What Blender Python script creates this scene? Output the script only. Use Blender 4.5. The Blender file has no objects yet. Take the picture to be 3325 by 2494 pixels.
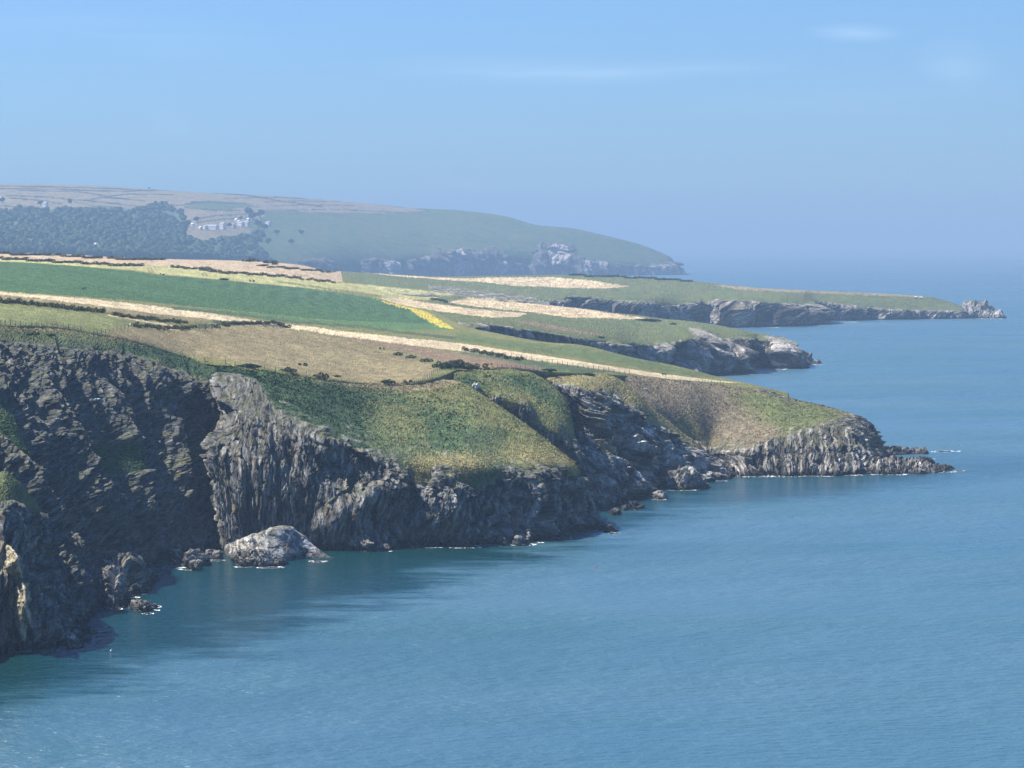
import bpy, math, random
import numpy as np
from mathutils import Vector, Matrix

# ------------------------------------------------------------------ camera, sky, sun
CAMZ = 75.0          # the viewpoint stands 75 m above the sea
F = 11083.0          # focal length in photo pixels (photo is 3325 x 2494)
CX, Y0 = 1662.5, 797.0   # principal column, eye-level row
scene = bpy.context.scene
col = scene.collection
cam = bpy.data.cameras.new("camera"); camo = bpy.data.objects.new("camera", cam)
col.objects.link(camo); scene.camera = camo
camo.location = (0, 0, CAMZ); camo.rotation_euler = (math.radians(90), 0, 0)
cam.sensor_width = 36; cam.sensor_fit = 'HORIZONTAL'; cam.lens = 36*F/3325
cam.shift_y = -(1247.0 - Y0)/3325
cam.clip_start = 1; cam.clip_end = 400000

SUN_EL, SUN_AZ = 52.0, -60.0      # azimuth measured from +Y (away from the viewer) towards +X
w = bpy.data.worlds.new("World"); scene.world = w; w.use_nodes = True
nt = w.node_tree; nt.nodes.clear()
out = nt.nodes.new('ShaderNodeOutputWorld'); bg = nt.nodes.new('ShaderNodeBackground')
sky = nt.nodes.new('ShaderNodeTexSky'); sky.sky_type = 'NISHITA'; sky.sun_disc = False
sky.sun_elevation = math.radians(SUN_EL); sky.sun_rotation = math.radians(SUN_AZ)
sky.altitude = 0; sky.air_density = 1.0; sky.dust_density = 0.2; sky.ozone_density = 4.0
bg.inputs['Strength'].default_value = 0.0725
tint = nt.nodes.new('ShaderNodeMix'); tint.data_type = 'RGBA'; tint.blend_type = 'MULTIPLY'
tint.inputs[0].default_value = 1.0; tint.inputs[7].default_value = (0.43, 0.64, 1.0, 1)
nt.links.new(sky.outputs[0], tint.inputs[6])
# faint high wisps of cloud
tc = nt.nodes.new('ShaderNodeTexCoord'); mp = nt.nodes.new('ShaderNodeMapping')
mp.inputs['Scale'].default_value = (9, 9, 130); mp.inputs['Location'].default_value = (1.3, 0, 2.1)
mp.inputs['Rotation'].default_value = (0, math.radians(1.2), 0)
cn = nt.nodes.new('ShaderNodeTexNoise'); cn.inputs['Scale'].default_value = 1.0; cn.inputs['Detail'].default_value = 7
cn.inputs['Roughness'].default_value = 0.6
cr = nt.nodes.new('ShaderNodeMapRange'); cr.inputs[1].default_value = 0.55; cr.inputs[2].default_value = 0.80
cr.inputs[3].default_value = 0.0; cr.inputs[4].default_value = 0.30
cm = nt.nodes.new('ShaderNodeMix'); cm.data_type = 'RGBA'; cm.inputs[7].default_value = (6.2, 7.9, 9.8, 1)
nt.links.new(tc.outputs['Generated'], mp.inputs[0]); nt.links.new(mp.outputs[0], cn.inputs[0]); nt.links.new(cn.outputs[0], cr.inputs[0])
cr.inputs[1].default_value = 0.36; cr.inputs[2].default_value = 0.72; cr.inputs[4].default_value = 1.0
acc = None
for (px_, py_, hx, hy, rot, st) in ((1720, 232, 620, 62, 1.0, .42), (2200, 222, 480, 40, -.5, .25), (2770, 112, 190, 40, 2, .34), (3095, 215, 170, 110, 9, .32), (560, 400, 120, 60, 5, .2), (1500, 600, 260, 26, 0, .14), (400, 120, 700, 90, 3, .16), (2700, 330, 800, 90, -2, .12)):
    m_ = nt.nodes.new('ShaderNodeMapping'); m_.vector_type = 'TEXTURE'
    m_.inputs['Location'].default_value = ((px_-CX)/F, 0, (Y0-py_)/F); m_.inputs['Scale'].default_value = (hx/F, 1e6, hy/F); m_.inputs['Rotation'].default_value = (0, math.radians(rot), 0)
    nt.links.new(tc.outputs['Generated'], m_.inputs[0])
    ln = nt.nodes.new('ShaderNodeVectorMath'); ln.operation = 'LENGTH'; nt.links.new(m_.outputs[0], ln.inputs[0])
    r_ = nt.nodes.new('ShaderNodeMapRange'); r_.interpolation_type = 'SMOOTHSTEP'; nt.links.new(ln.outputs['Value'], r_.inputs[0])
    for i, v in zip((1, 2, 3, 4), (0.0, 1.0, st, 0.0)): r_.inputs[i].default_value = v
    if acc is None: acc = r_.outputs[0]
    else:
        ad = nt.nodes.new('ShaderNodeMath'); ad.operation = 'ADD'; nt.links.new(acc, ad.inputs[0]); nt.links.new(r_.outputs[0], ad.inputs[1]); acc = ad.outputs[0]
ml = nt.nodes.new('ShaderNodeMath'); ml.operation = 'MULTIPLY'; nt.links.new(acc, ml.inputs[0]); nt.links.new(cr.outputs[0], ml.inputs[1])
nt.links.new(ml.outputs[0], cm.inputs[0]); nt.links.new(tint.outputs[2], cm.inputs[6]); nt.links.new(cm.outputs[2], bg.inputs[0])
nt.links.new(bg.outputs[0], out.inputs[0])

sl = bpy.data.lights.new("sun", 'SUN'); so = bpy.data.objects.new("sun", sl); col.objects.link(so)
sl.energy = 5.0; sl.angle = math.radians(0.5); sl.color = (1.0, 0.955, 0.88)
sd = Vector((math.sin(math.radians(SUN_AZ))*math.cos(math.radians(SUN_EL)),
             math.cos(math.radians(SUN_AZ))*math.cos(math.radians(SUN_EL)), math.sin(math.radians(SUN_EL))))
so.rotation_euler = sd.to_track_quat('Z', 'Y').to_euler()
scene.view_settings.view_transform = 'Standard'; scene.view_settings.look = 'None'
scene.view_settings.exposure = 0.96; scene.view_settings.gamma = 1
scene.render.engine = 'CYCLES'
scene.cycles.max_bounces = 4; scene.cycles.diffuse_bounces = 2; scene.cycles.glossy_bounces = 2
scene.cycles.volume_bounces = 0; scene.cycles.use_denoising = True; scene.cycles.denoising_prefilter = 'ACCURATE'
scene.cycles.sample_clamp_direct = 2.5; scene.cycles.sample_clamp_indirect = 3
rng = np.random.RandomState(7); random.seed(7)

# ------------------------------------------------------------------ numpy noise
PERM = np.random.RandomState(3).permutation(256).astype(np.int32); PERM = np.concatenate([PERM, PERM, PERM])
GR = np.random.RandomState(4).normal(size=(256, 3)).astype(np.float32); GR /= np.linalg.norm(GR, axis=1)[:, None]
RV = np.random.RandomState(5).rand(256, 6).astype(np.float32)
def hsh(i, j, k):
    return PERM[PERM[PERM[i & 255] + (j & 255)] + (k & 255)]
def perlin(P):
    P = P.astype(np.float32); I = np.floor(P).astype(np.int32); f = P - I
    u = f*f*f*(f*(f*6-15)+10); r = 0
    for a in (0, 1):
        for b in (0, 1):
            for c in (0, 1):
                g = GR[hsh(I[:, 0]+a, I[:, 1]+b, I[:, 2]+c)]
                d = g[:, 0]*(f[:, 0]-a)+g[:, 1]*(f[:, 1]-b)+g[:, 2]*(f[:, 2]-c)
                wt = (u[:, 0] if a else 1-u[:, 0])*(u[:, 1] if b else 1-u[:, 1])*(u[:, 2] if c else 1-u[:, 2])
                r = r + d*wt
    return r*1.5
def fbm(P, o=3, rough=0.5):
    r = 0; a = 1.0
    for i in range(o):
        r = r + a*perlin(P*(2.03**i)+i*17.3); a *= rough
    return r
def ridged(P, o=3):
    r = 0; a = 1.0
    for i in range(o):
        r = r + a*(1-2*np.abs(perlin(P*(2.1**i)+i*9.7))); a *= 0.5
    return r/1.75
def facets(P, edges=False):
    """broken-rock facets: each Voronoi cell is a randomly tilted plane"""
    P = P.astype(np.float32); I = np.floor(P).astype(np.int32)
    best = np.full(len(P), 9e9, np.float32); val = np.zeros(len(P), np.float32); sec = best.copy()
    for a in (-1, 0, 1):
        for b in (-1, 0, 1):
            for c in (-1, 0, 1):
                h = hsh(I[:, 0]+a, I[:, 1]+b, I[:, 2]+c); q = RV[h]
                dx = P[:, 0]-(I[:, 0]+a+q[:, 0]); dy = P[:, 1]-(I[:, 1]+b+q[:, 1]); dz = P[:, 2]-(I[:, 2]+c+q[:, 2])
                d = dx*dx+dy*dy+dz*dz
                v = (q[:, 3]-0.5)*1.0 + (q[:, 4]-0.5)*2.6*dx + (q[:, 5]-0.5)*2.6*dz + (q[:, 3]*q[:, 4]-0.25)*2.6*dy
                m = d < best; sec = np.where(m, best, np.minimum(sec, d)); best[m] = d[m]; val[m] = v[m]
    if edges: return val, np.clip(1-(np.sqrt(sec)-np.sqrt(best))/.10, 0, 1)
    return val

# ------------------------------------------------------------------ photo <-> world
def W(x, y, d=None):
    """world point seen at photo pixel (x,y) at distance d; without d the point lies on the sea"""
    if y is None: return ((x-CX)/F*d, d, 0.0)
    if d is None: d = CAMZ*F/(y-Y0)
    return ((x-CX)/F*d, d, CAMZ-(y-Y0)/F*d)
def pix(P):
    return CX+F*P[..., 0]/P[..., 1], Y0+F*(CAMZ-P[..., 2])/P[..., 1]

def inpoly(x, y, poly):
    inside = np.zeros(x.shape, bool); n = len(poly)
    for i in range(n):
        x1, y1 = poly[i]; x2, y2 = poly[(i+1) % n]
        if y1 == y2: continue
        c = ((y1 > y) != (y2 > y)) & (x < (x2-x1)*(y-y1)/(y2-y1)+x1)
        inside ^= c
    return inside

def setattrs(o, label=None, cat=None, group=None, kind=None):
    if label: o['label'] = label
    if cat: o['category'] = cat
    if group: o['group'] = group
    if kind: o['kind'] = kind
    return o

def mesh_np(name, V, Fq, mat, attrs=None, smooth=True, parent=None):
    V = np.ascontiguousarray(V, np.float32); Fq = np.ascontiguousarray(Fq, np.int32)
    me = bpy.data.meshes.new(name); n = Fq.shape[1]
    me.vertices.add(len(V)); me.vertices.foreach_set('co', V.ravel())
    me.loops.add(Fq.size); me.loops.foreach_set('vertex_index', Fq.ravel())
    me.polygons.add(len(Fq)); me.polygons.foreach_set('loop_start', np.arange(0, Fq.size, n, dtype=np.int32))
    me.polygons.foreach_set('loop_total', np.full(len(Fq), n, np.int32))
    me.polygons.foreach_set('use_smooth', np.full(len(Fq), smooth))
    me.update()
    for k, (typ, arr) in (attrs or {}).items():
        a = me.attributes.new(k, typ, 'POINT')
        key = {'FLOAT': 'value', 'FLOAT_COLOR': 'color', 'FLOAT_VECTOR': 'vector'}[typ]
        a.data.foreach_set(key, np.ascontiguousarray(arr, np.float32).ravel())
    me.materials.append(mat)
    o = bpy.data.objects.new(name, me); col.objects.link(o)
    if parent: o.parent = parent
    return o

def catmull(C, sub):
    """C: (n, ...) control values; sub: subdivisions per segment; cubic Hermite with limited tangents"""
    n = len(C); T = np.zeros_like(C)
    T[1:-1] = (C[2:]-C[:-2])/2
    T[0] = C[1]-C[0]; T[-1] = C[-1]-C[-2]
    dl = np.abs(np.diff(C, axis=0))
    lim = np.full_like(C, 9e9); lim[:-1] = dl; lim[1:] = np.minimum(lim[1:], dl)
    T = np.clip(T, -3*lim, 3*lim)
    outp = []
    for i in range(n-1):
        k = sub[i]; t = (np.arange(k)/k).reshape((-1,)+(1,)*(C.ndim-1))
        h00 = 2*t**3-3*t**2+1; h10 = t**3-2*t**2+t; h01 = -2*t**3+3*t**2; h11 = t**3-t**2
        outp.append(h00*C[i]+h10*T[i]+h01*C[i+1]+h11*T[i+1])
    outp.append(C[-1:])
    return np.concatenate(outp)

def grid_normals(P):
    du = np.gradient(P, axis=0); dv = np.gradient(P, axis=1)
    N = np.cross(du, dv); L = np.linalg.norm(N, axis=2, keepdims=True); L[L == 0] = 1
    return N/L
def blur(a, n):
    for _ in range(n):
        b = np.pad(a, 1, mode='edge')
        a = (b[1:-1, 1:-1]*2+b[:-2, 1:-1]+b[2:, 1:-1]+b[1:-1, :-2]+b[1:-1, 2:])/6
    return a

# ------------------------------------------------------------------ materials
def new_mat(name):
    m = bpy.data.materials.new(name); m.use_nodes = True
    t = m.node_tree; b = t.nodes['Principled BSDF']
    b.inputs['Roughness'].default_value = 0.9
    if 'Specular IOR Level' in b.inputs: b.inputs['Specular IOR Level'].default_value = 0.2
    return m, t, b
def nod(t, typ, **kw):
    n = t.nodes.new(typ)
    for k, v in kw.items():
        if k.startswith('i_'):
            n.inputs[int(k[2:])].default_value = v
        else: setattr(n, k, v)
    return n

def land_material(name, s):
    """s = size of the finest grain in metres (grows with distance)"""
    m, t, b = new_mat(name); L = t.links.new
    ca = nod(t, 'ShaderNodeAttribute', attribute_name='Col'); ra = nod(t, 'ShaderNodeAttribute', attribute_name='rock')
    st = nod(t, 'ShaderNodeAttribute', attribute_name='strata')
    tcn = nod(t, 'ShaderNodeTexCoord')
    # vegetation grain
    n1 = nod(t, 'ShaderNodeTexNoise'); n1.inputs['Scale'].default_value = 1/(2.2*s); n1.inputs['Detail'].default_value = 4; n1.inputs['Roughness'].default_value = 0.65
    L(tcn.outputs['Object'], n1.inputs['Vector'])
    n1b = nod(t, 'ShaderNodeTexNoise'); n1b.inputs['Scale'].default_value = 1/(14*s); n1b.inputs['Detail'].default_value = 3
    L(tcn.outputs['Object'], n1b.inputs['Vector'])
    # rock grain in bedding space
    n2 = nod(t, 'ShaderNodeTexNoise'); n2.inputs['Scale'].default_value = 1/(1.1*s); n2.inputs['Detail'].default_value = 5; n2.inputs['Roughness'].default_value = 0.62
    L(st.outputs['Vector'], n2.inputs['Vector'])
    n3 = nod(t, 'ShaderNodeTexNoise'); n3.inputs['Scale'].default_value = 1/(7*s); n3.inputs['Detail'].default_value = 4; n3.inputs['Roughness'].default_value = 0.6
    L(st.outputs['Vector'], n3.inputs['Vector'])
    def mr(src, a, bb, c, d):
        q = nod(t, 'ShaderNodeMapRange'); L(src, q.inputs[0])
        for i, v in zip((1, 2, 3, 4), (a, bb, c, d)): q.inputs[i].default_value = v
        return q.outputs[0]
    fz = 1.0 if s < .5 else (.7 if s < 1 else .3)
    vg = mr(n1.outputs[0], 0.32, 0.68, 1-.5*fz, 1+.5*fz); vb = mr(n1b.outputs[0], 0.35, 0.65, 0.86, 1.14)
    mul = nod(t, 'ShaderNodeMath', operation='MULTIPLY'); L(vg, mul.inputs[0]); L(vb, mul.inputs[1])
    rg = mr(n2.outputs[0], 0.36, 0.68, 0.62, 1.42); rb = mr(n3.outputs[0], 0.35, 0.68, 0.6, 1.6)
    mul2 = nod(t, 'ShaderNodeMath', operation='MULTIPLY'); L(rg, mul2.inputs[0]); L(rb, mul2.inputs[1])
    mx = nod(t, 'ShaderNodeMix', data_type='FLOAT'); L(ra.outputs['Fac'], mx.inputs[0]); L(mul.outputs[0], mx.inputs[2]); L(mul2.outputs[0], mx.inputs[3])
    cm_ = nod(t, 'ShaderNodeVectorMath', operation='SCALE'); L(ca.outputs['Vector'], cm_.inputs[0]); L(mx.outputs[0], cm_.inputs['Scale'])
    L(cm_.outputs[0], b.inputs['Base Color'])
    hm = nod(t, 'ShaderNodeMix', data_type='FLOAT'); L(ra.outputs['Fac'], hm.inputs[0]); L(n1.outputs[0], hm.inputs[2]); L(n2.outputs[0], hm.inputs[3])
    bp0 = nod(t, 'ShaderNodeBump'); bp0.inputs['Strength'].default_value = 0.7; bp0.inputs['Distance'].default_value = 5.0*s
    rb3 = nod(t, 'ShaderNodeMath', operation='MULTIPLY'); L(n3.outputs[0], rb3.inputs[0]); L(ra.outputs['Fac'], rb3.inputs[1]); L(rb3.outputs[0], bp0.inputs['Height'])
    bp = nod(t, 'ShaderNodeBump'); bp.inputs['Strength'].default_value = 0.9*fz; bp.inputs['Distance'].default_value = 1.6*s; L(bp0.outputs[0], bp.inputs['Normal'])
    L(hm.outputs[0], bp.inputs['Height']); L(bp.outputs[0], b.inputs['Normal'])
    b.inputs['Roughness'].default_value = 0.95
    return m

MATS = {}
def landmat(s):
    k = round(s, 2)
    if k not in MATS: MATS[k] = land_material('cliff_and_turf_%d' % int(k*100), k)
    return MATS[k]

# ------------------------------------------------------------------ ground cover painted by place
C = dict(
 stub=(.50, .39, .23), pink=(.42, .32, .20), barley=(.36, .34, .14), crop=(.048, .108, .040), crop2=(.075, .15, .05),
 past=(.165, .18, .065), dry=(.215, .175, .086), brown=(.20, .14, .085), bracken=(.042, .082, .030), slope=(.128, .145, .048),
 straw=(.235, .205, .08), heath=(.20, .162, .098), gold=(.58, .43, .05), scrub=(.07, .10, .045), green=(.098, .132, .048),
 fpink=(.215, .175, .11), fgreen=(.055, .105, .045), wood=(.028, .05, .02), earth=(.23, .19, .115), strip=(.52, .42, .26),
 hedge=(.045, .06, .03))
PAINT = [  # (colour, edge jitter px, polygon in photo pixels)
 ('pink', 1.0, [(-400,812),(0,820),(250,824),(450,834),(720,838),(1000,846),(1105,862),(1112,916),(1000,905),(850,889),(700,875),(560,867),(450,862),(200,847),(0,836),(-400,824)]),
 ('barley', 1.0, [(-400,826),(0,838),(200,848),(450,863),(560,868),(700,876),(850,890),(1000,905),(1112,918),(1220,927),(1350,940),(1482,955),(1440,962),(1392,974),(1310,973),(1100,945),(900,926),(720,908),(590,897),(540,893),(430,877),(270,865),(110,853),(0,849),(-400,838)]),
 ('crop', 1.2, [(-400,840),(0,850),(110,854),(270,866),(430,881),(520,894),(600,899),(800,917),(1000,937),(1150,958),(1250,975),(1340,1002),(1420,1055),(1300,1048),(1100,1040),(1000,1034),(800,1012),(600,993),(450,978),(300,966),(0,944),(-400,920)]),
 ('crop2', 2.0, [(560,995),(800,1014),(1000,1036),(1200,1045),(1420,1053),(1475,1072),(1300,1070),(1000,1052),(800,1030),(680,1012)]),
 ('strip', 1.2, [(-400,920),(0,947),(100,955),(250,967),(430,985),(620,1008),(830,1041),(1000,1060),(1100,1074),(1300,1095),(1500,1115),(1600,1130),(1800,1160),(2000,1192),(2150,1214),(2300,1232),(2400,1244),(2300,1240),(2150,1228),(2000,1206),(1800,1178),(1650,1160),(1500,1141),(1300,1117),(1100,1091),(950,1068),(830,1049),(700,1039),(500,1018),(300,990),(100,966),(0,957),(-400,932)]),
 ('hedge', 2.0, [(690,1040),(850,1046),(940,1062),(900,1066),(700,1052)]),
 ('dry', 2.0, [(0,958),(100,968),(300,992),(500,1020),(700,1041),(640,1047),(450,1030),(330,1012),(150,985),(0,970)]),
 ('past', 3.0, [(-400,960),(0,985),(240,1010),(400,1035),(560,1049),(430,1058),(300,1062),(180,1063),(0,1058),(-400,1042)]),
 ('dry', 3.0, [(255,1100),(320,1085),(430,1066),(600,1072),(830,1054),(920,1066),(1050,1090),(1230,1125),(1350,1165),(1425,1192),(1395,1225),(1300,1247),(1200,1248),(1000,1217),(800,1182),(600,1152),(400,1108)]),
 ('brown', 3.0, [(920,1062),(1100,1093),(1300,1118),(1500,1150),(1640,1172),(1790,1202),(1700,1208),(1550,1192),(1420,1172),(1250,1127),(1050,1088)]),
 ('scrub', 3.0, [(1500,1142),(1650,1162),(1800,1180),(2000,1208),(1900,1212),(1790,1200),(1640,1170),(1500,1150)]),
 ('gold', 2.5, [(1215,966),(1290,990),(1340,1000),(1375,1008),(1410,1028),(1478,1071),(1440,1066),(1395,1048),(1362,1026),(1330,1004),(1285,996)]),
 ('stub', 1.0, [(1228,966),(1300,968),(1400,985),(1540,1003),(1712,1018),(1685,1029),(1590,1031),(1500,1020),(1400,1007),(1290,988)]),
 ('stub', 1.0, [(1452,982),(1525,966),(1680,975),(1880,1000),(2030,1024),(2165,1041),(2050,1036),(1960,1033),(1850,1031),(1700,1011),(1550,996)]),
 ('brown', 2.0, [(1640,1035),(1760,1050),(1900,1075),(1980,1090),(1900,1085),(1760,1064)]),
 ('stub', 0.8, [(1190,886),(1400,900),(1520,904),(1600,901),(1800,900),(1920,911),(2045,930),(1970,936),(1850,935),(1720,930),(1660,927),(1560,915),(1480,911),(1300,898)]),
 ('earth', 1.5, [(2300,922),(2500,937),(2900,954),(3050,966),(2900,962),(2600,950),(2400,940)]),
]
FAR = [
 ('fpink', 1.2, [(-400,590),(0,592),(320,598),(600,612),(900,628),(1100,645),(1310,668),(1400,690),(1250,692),(1000,690),(930,682),(830,680),(860,700),(800,722),(810,745),(700,770),(620,760),(600,700),(560,680),(430,680),(300,670),(150,680),(0,690),(-400,690)]),
 ('fgreen', 1.2, [(600,660),(680,650),(800,660),(850,672),(700,682),(620,672)]),
 ('fpink', 1.5, [(600,742),(700,735),(820,745),(810,760),(720,775),(640,782),(610,765)]),
]
# dark hedge-banks on the far hill: polylines
FARH = [([(0,613),(200,615),(400,622),(520,616),(640,622),(800,634),(930,655),(1050,672)],1.6),([(60,618),(250,622),(340,635)],1.5),
 ([(20,634),(150,640),(280,652),(330,640),(420,630),(560,632)],1.5),([(330,640),(400,645),(510,658)],1.3),([(30,643),(120,650),(200,662)],1.6),
 ([(280,652),(360,660),(470,672)],1.5),([(0,668),(100,672)],1.4),([(600,672),(680,682),(780,684)],1.6),([(620,655),(700,658),(800,662)],1.4),
 ([(560,670),(640,658),(680,656)],1.8),([(620,715),(700,700),(800,696)],1.6),([(640,722),(720,712),(810,708)],1.6),([(730,644),(900,640),(1000,646)],1.2),
 ([(860,655),(960,652),(1100,655)],1.2),([(880,668),(1000,665),(1150,668)],1.2),([(0,604),(160,607),(350,612),(500,620)],1.4),([(930,682),(1100,680),(1300,690),(1400,688)],1.2),
 ([(900,628),(1100,650),(1310,672)],1.2),([(1310,780),(1390,740)],0.8),([(240,655),(300,668),(420,676)],1.2)]

def line2poly(ln, w_):
    return [(x, y-w_/2) for x, y in ln]+[(x, y+w_/2) for x, y in reversed(ln)]
PATHS = [('earth', .6, line2poly([(1010,1226),(1100,1243),(1200,1256),(1300,1260),(1380,1254),(1425,1240),(1438,1222),(1442,1232),(1425,1250)], 4)),
 ('earth', .6, line2poly([(1480,1212),(1540,1206),(1600,1206)], 4)), ('earth', .5, [(1606,1200),(1616,1205),(1612,1214),(1618,1226),(1611,1226),(1607,1213)]),
 ('stub', .5, line2poly([(420,1052),(500,1066),(585,1072)], 4)), ('stub', .8, line2poly([(350,1022),(450,1040),(560,1058)], 5)),
 ('straw', .6, line2poly([(960,1075),(1050,1098),(1160,1130),(1300,1150)], 3)), ('dry', .5, [(476,868),(481,868),(492,886),(486,886)]), ('dry', .5, [(486,868),(490,868),(502,886),(497,886)]),
 ('dry', .5, [(652,884),(656,884),(664,898),(659,898)]), ('dry', .5, [(662,884),(666,884),(676,898),(671,898)]), ('straw', .8, line2poly([(1560,1250),(1650,1280),(1720,1300),(1790,1345)], 6)),
 ('past', 1.0, line2poly([(900,915),(1000,928),(1120,945),(1240,962)], 5)), ('scrub', 1.5, line2poly([(560,1000),(760,1020),(960,1046),(1160,1060),(1300,1078),(1480,1098)], 9))]
def paint(x, y, P, default, paints, seed=0.0):
    n = x.size
    q = P/np.maximum(1.0, P[:, 1:2]/900.0)
    jx = fbm(q*0.22+seed, 4, .7)+rng.normal(size=n)*.45; jy = fbm(q*0.22+50+seed, 4, .7)+rng.normal(size=n)*.6
    colr = np.tile(np.array(C[default], np.float32), (n, 1))
    for name, jit, poly in paints:
        xs = [p[0] for p in poly]; ys = [p[1] for p in poly]
        m = np.where((x > min(xs)-8) & (x < max(xs)+8) & (y > min(ys)-8) & (y < max(ys)+8))[0]
        if len(m) == 0: continue
        k = inpoly(x[m]+jx[m]*jit*(3.2 if jit > 2.9 else 1.5)+(rng.normal(size=len(m))*jit*3.5 if jit >= 5 else 0), y[m]+jy[m]*jit*(1.4 if jit > 2.9 else .8)+(rng.normal(size=len(m))*jit*1.4 if jit >= 5 else 0), poly)
        colr[m[k]] = C[name]
        if name in ('stub', 'strip', 'pink', 'barley', 'crop', 'dry', 'past'):
            Q = P[m[k]]; ang = {'stub': .55, 'strip': .15, 'pink': .4, 'barley': .35, 'crop': .5, 'dry': .2, 'past': .1}[name]
            per = {'crop': 7, 'stub': 14}.get(name, 10)*np.maximum(1, Q[:, 1]/1500)
            t_ = (Q[:, 0]*math.cos(ang)+Q[:, 1]*math.sin(ang)+2*perlin(Q/30)*per*.3)/per
            a_ = {'stub': .10, 'crop': .16, 'dry': .06}.get(name, .07)
            f_ = 1+a_*np.sin(t_*6.283)+.16*fbm(Q/np.array([60, 60, 60.]), 3)+.13*fbm(Q/np.array([9., 9., 9.]), 2)+rng.normal(size=len(Q))*.07
            if name == 'gold' : pass
            colr[m[k]] *= f_[:, None]
        elif name == 'gold':
            th = rng.rand(len(k[k]))+.9*fbm(P[m[k]]/8, 2); colr[m[k]] = np.where((th > .25)[:, None], np.array(C['gold']), np.array((.20, .24, .05)))
    return colr

def sheet(name, cols, tv, s, strata, amp=1.0, rock_d=(.032,.033,.036), rock_l=(.30,.29,.265), default='slope', paints=(),
          back=(30, -15), step=2.6, ribs=1.0, blocks=1.0, beds=0.6, extra=None, foot=-4.0, vegbump=0.35, rockpoly=(), vegpoly=(),
          seed=0.0, label=None, cat=None, kind='structure', bedsize=2.2, edge=0.12, tuck=False, pale=0.0, smoothing=3, skew=0.0, calm=(), dents=(), uv=None, steep=None, upw=0.35, group=None):
    """cols: list of columns from left to right; each column lists photo points (x,y,d) from the waterline upwards."""
    K = len(cols[0])
    if steep is not None:       # pull the cliff rows towards the waterline's distance so that the rock stands steep
        nc = []
        for ci, c in enumerate(cols):
            st_ = steep if not isinstance(steep, (list, tuple)) else steep[min(ci, len(steep)-1)]
            dw = c[0][2] if len(c[0]) > 2 else CAMZ*F/(c[0][1]-Y0)
            nc.append([c[0]]+[(p[0], p[1], dw+(p[2]-dw)*st_) if i < tv else p for i, p in enumerate(c[1:])])
        cols = nc
    C0 = np.array([[W(*p) for p in c] for c in cols])
    ft = C0[:, :1].copy(); ft[:, :, 2] = foot if not tuck else ft[:, :, 2]-4; ft[:, :, 1] += 0 if not tuck else 6
    bk = C0[:, -1:].copy(); bk[:, :, 1] += back[0]; bk[:, :, 0] *= (bk[:, :, 1]/(bk[:, :, 1]-back[0])); bk[:, :, 2] += back[1]
    bk2 = bk.copy(); bk2[:, :, 1] += back[0]*1.5; bk2[:, :, 2] = np.minimum(bk2[:, :, 2]+back[1]*2.5, bk2[:, :, 2]-5)
    G = np.concatenate([ft, C0, bk, bk2], 1)
    # subdivisions from size on the photo
    px, py = pix(G)
    su = [max(3, int(np.median(np.hypot(px[i+1]-px[i], (py[i+1]-py[i])*0.6)[1:-2])/step)) for i in range(len(cols)-1)]
    su = [min(a, 45) if cols[i][0][0] < -290 else a for i, a in enumerate(su)]
    lv = [np.max(np.hypot(px[:, j+1]-px[:, j], py[:, j+1]-py[:, j])) for j in range(G.shape[1]-1)]
    sv = [max(2, int(l/step)) for l in lv]
    sv[0] = 5; sv[-1] = 10; sv[-2] = max(6, min(sv[-2], 30))
    A = catmull(G, su)
    vv = catmull(np.arange(G.shape[1], dtype=float), sv)
    P = catmull(A.transpose(1, 0, 2).copy(), sv).transpose(1, 0, 2).copy()
    nu, nv = P.shape[:2]
    P = np.stack([blur(P[..., i], smoothing) for i in range(3)], -1)
    X = P.reshape(-1, 3)
    sc = s*2.6   # local size unit (m): about the height of a small ledge
    vgrid = np.tile(vv, (nu, 1)); qn = X/sc
    wob = fbm(qn*0.12+seed, 3).reshape(nu, nv); wob2 = perlin(qn*0.6+9).reshape(nu, nv)
    # which part is bare rock
    x, y = pix(P)
    rock = (vgrid < tv+1+wob*edge*2+wob2*edge).astype(float)
    jx = x+wob*6+wob2*4; jy = y+fbm(qn*0.15+33, 3).reshape(nu, nv)*6
    for p in rockpoly: rock[inpoly(jx, jy, p)] = 1
    for p in vegpoly: rock[inpoly(jx, jy, p)] = 0
    rk = blur(rock, 2)
    N = grid_normals(P)
    # smooth normal for big shapes
    # bedding frame
    n = np.array(strata, float); n /= np.linalg.norm(n)
    t1 = np.cross(n, (0, 0, 1.0)); t1 /= np.linalg.norm(t1); t2 = np.cross(n, t1)
    warp = np.stack([fbm(qn*0.10+3, 2), fbm(qn*0.10+13, 2), fbm(qn*0.10+23, 2)], -1)*sc*1.6
    Xw = X+warp
    B = np.stack([Xw@t1, Xw@t2, Xw@n], -1)
    arc = np.concatenate([[0], np.cumsum(np.linalg.norm(np.diff(np.median(P, axis=1), axis=0), axis=1))])
    U = (np.tile(arc[:, None], (1, nv)) + skew*P[..., 2]).ravel()
    if uv is not None:
        dvl = np.concatenate([[0], np.cumsum(np.linalg.norm(np.diff(np.median(P, axis=0), axis=0), axis=1))])
        VL = np.tile(dvl[None], (nu, 1)).ravel()
        B = np.stack([VL+warp[:, 2], X[:, 1]*.5+warp[:, 1]+VL*.2, U+uv*VL+warp[:, 0]*.8], -1)
    big = fbm(qn/22.0+seed, 3)*3.2
    rib = ridged(np.stack([U/(sc*15), X[:, 2]/(sc*70), X[:, 1]/(sc*120)+seed], -1)+fbm(qn/18+5, 2)[:, None]*0.35, 3)*3.2*ribs
    rib2 = ridged(np.stack([U/(sc*4), X[:, 2]/(sc*24), X[:, 1]/(sc*60)+seed], -1)+fbm(qn/8+5, 2)[:, None]*0.3, 2)*0.8*ribs
    def gf(v, k): return blur(v.reshape(nu, nv), k).ravel()
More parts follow.
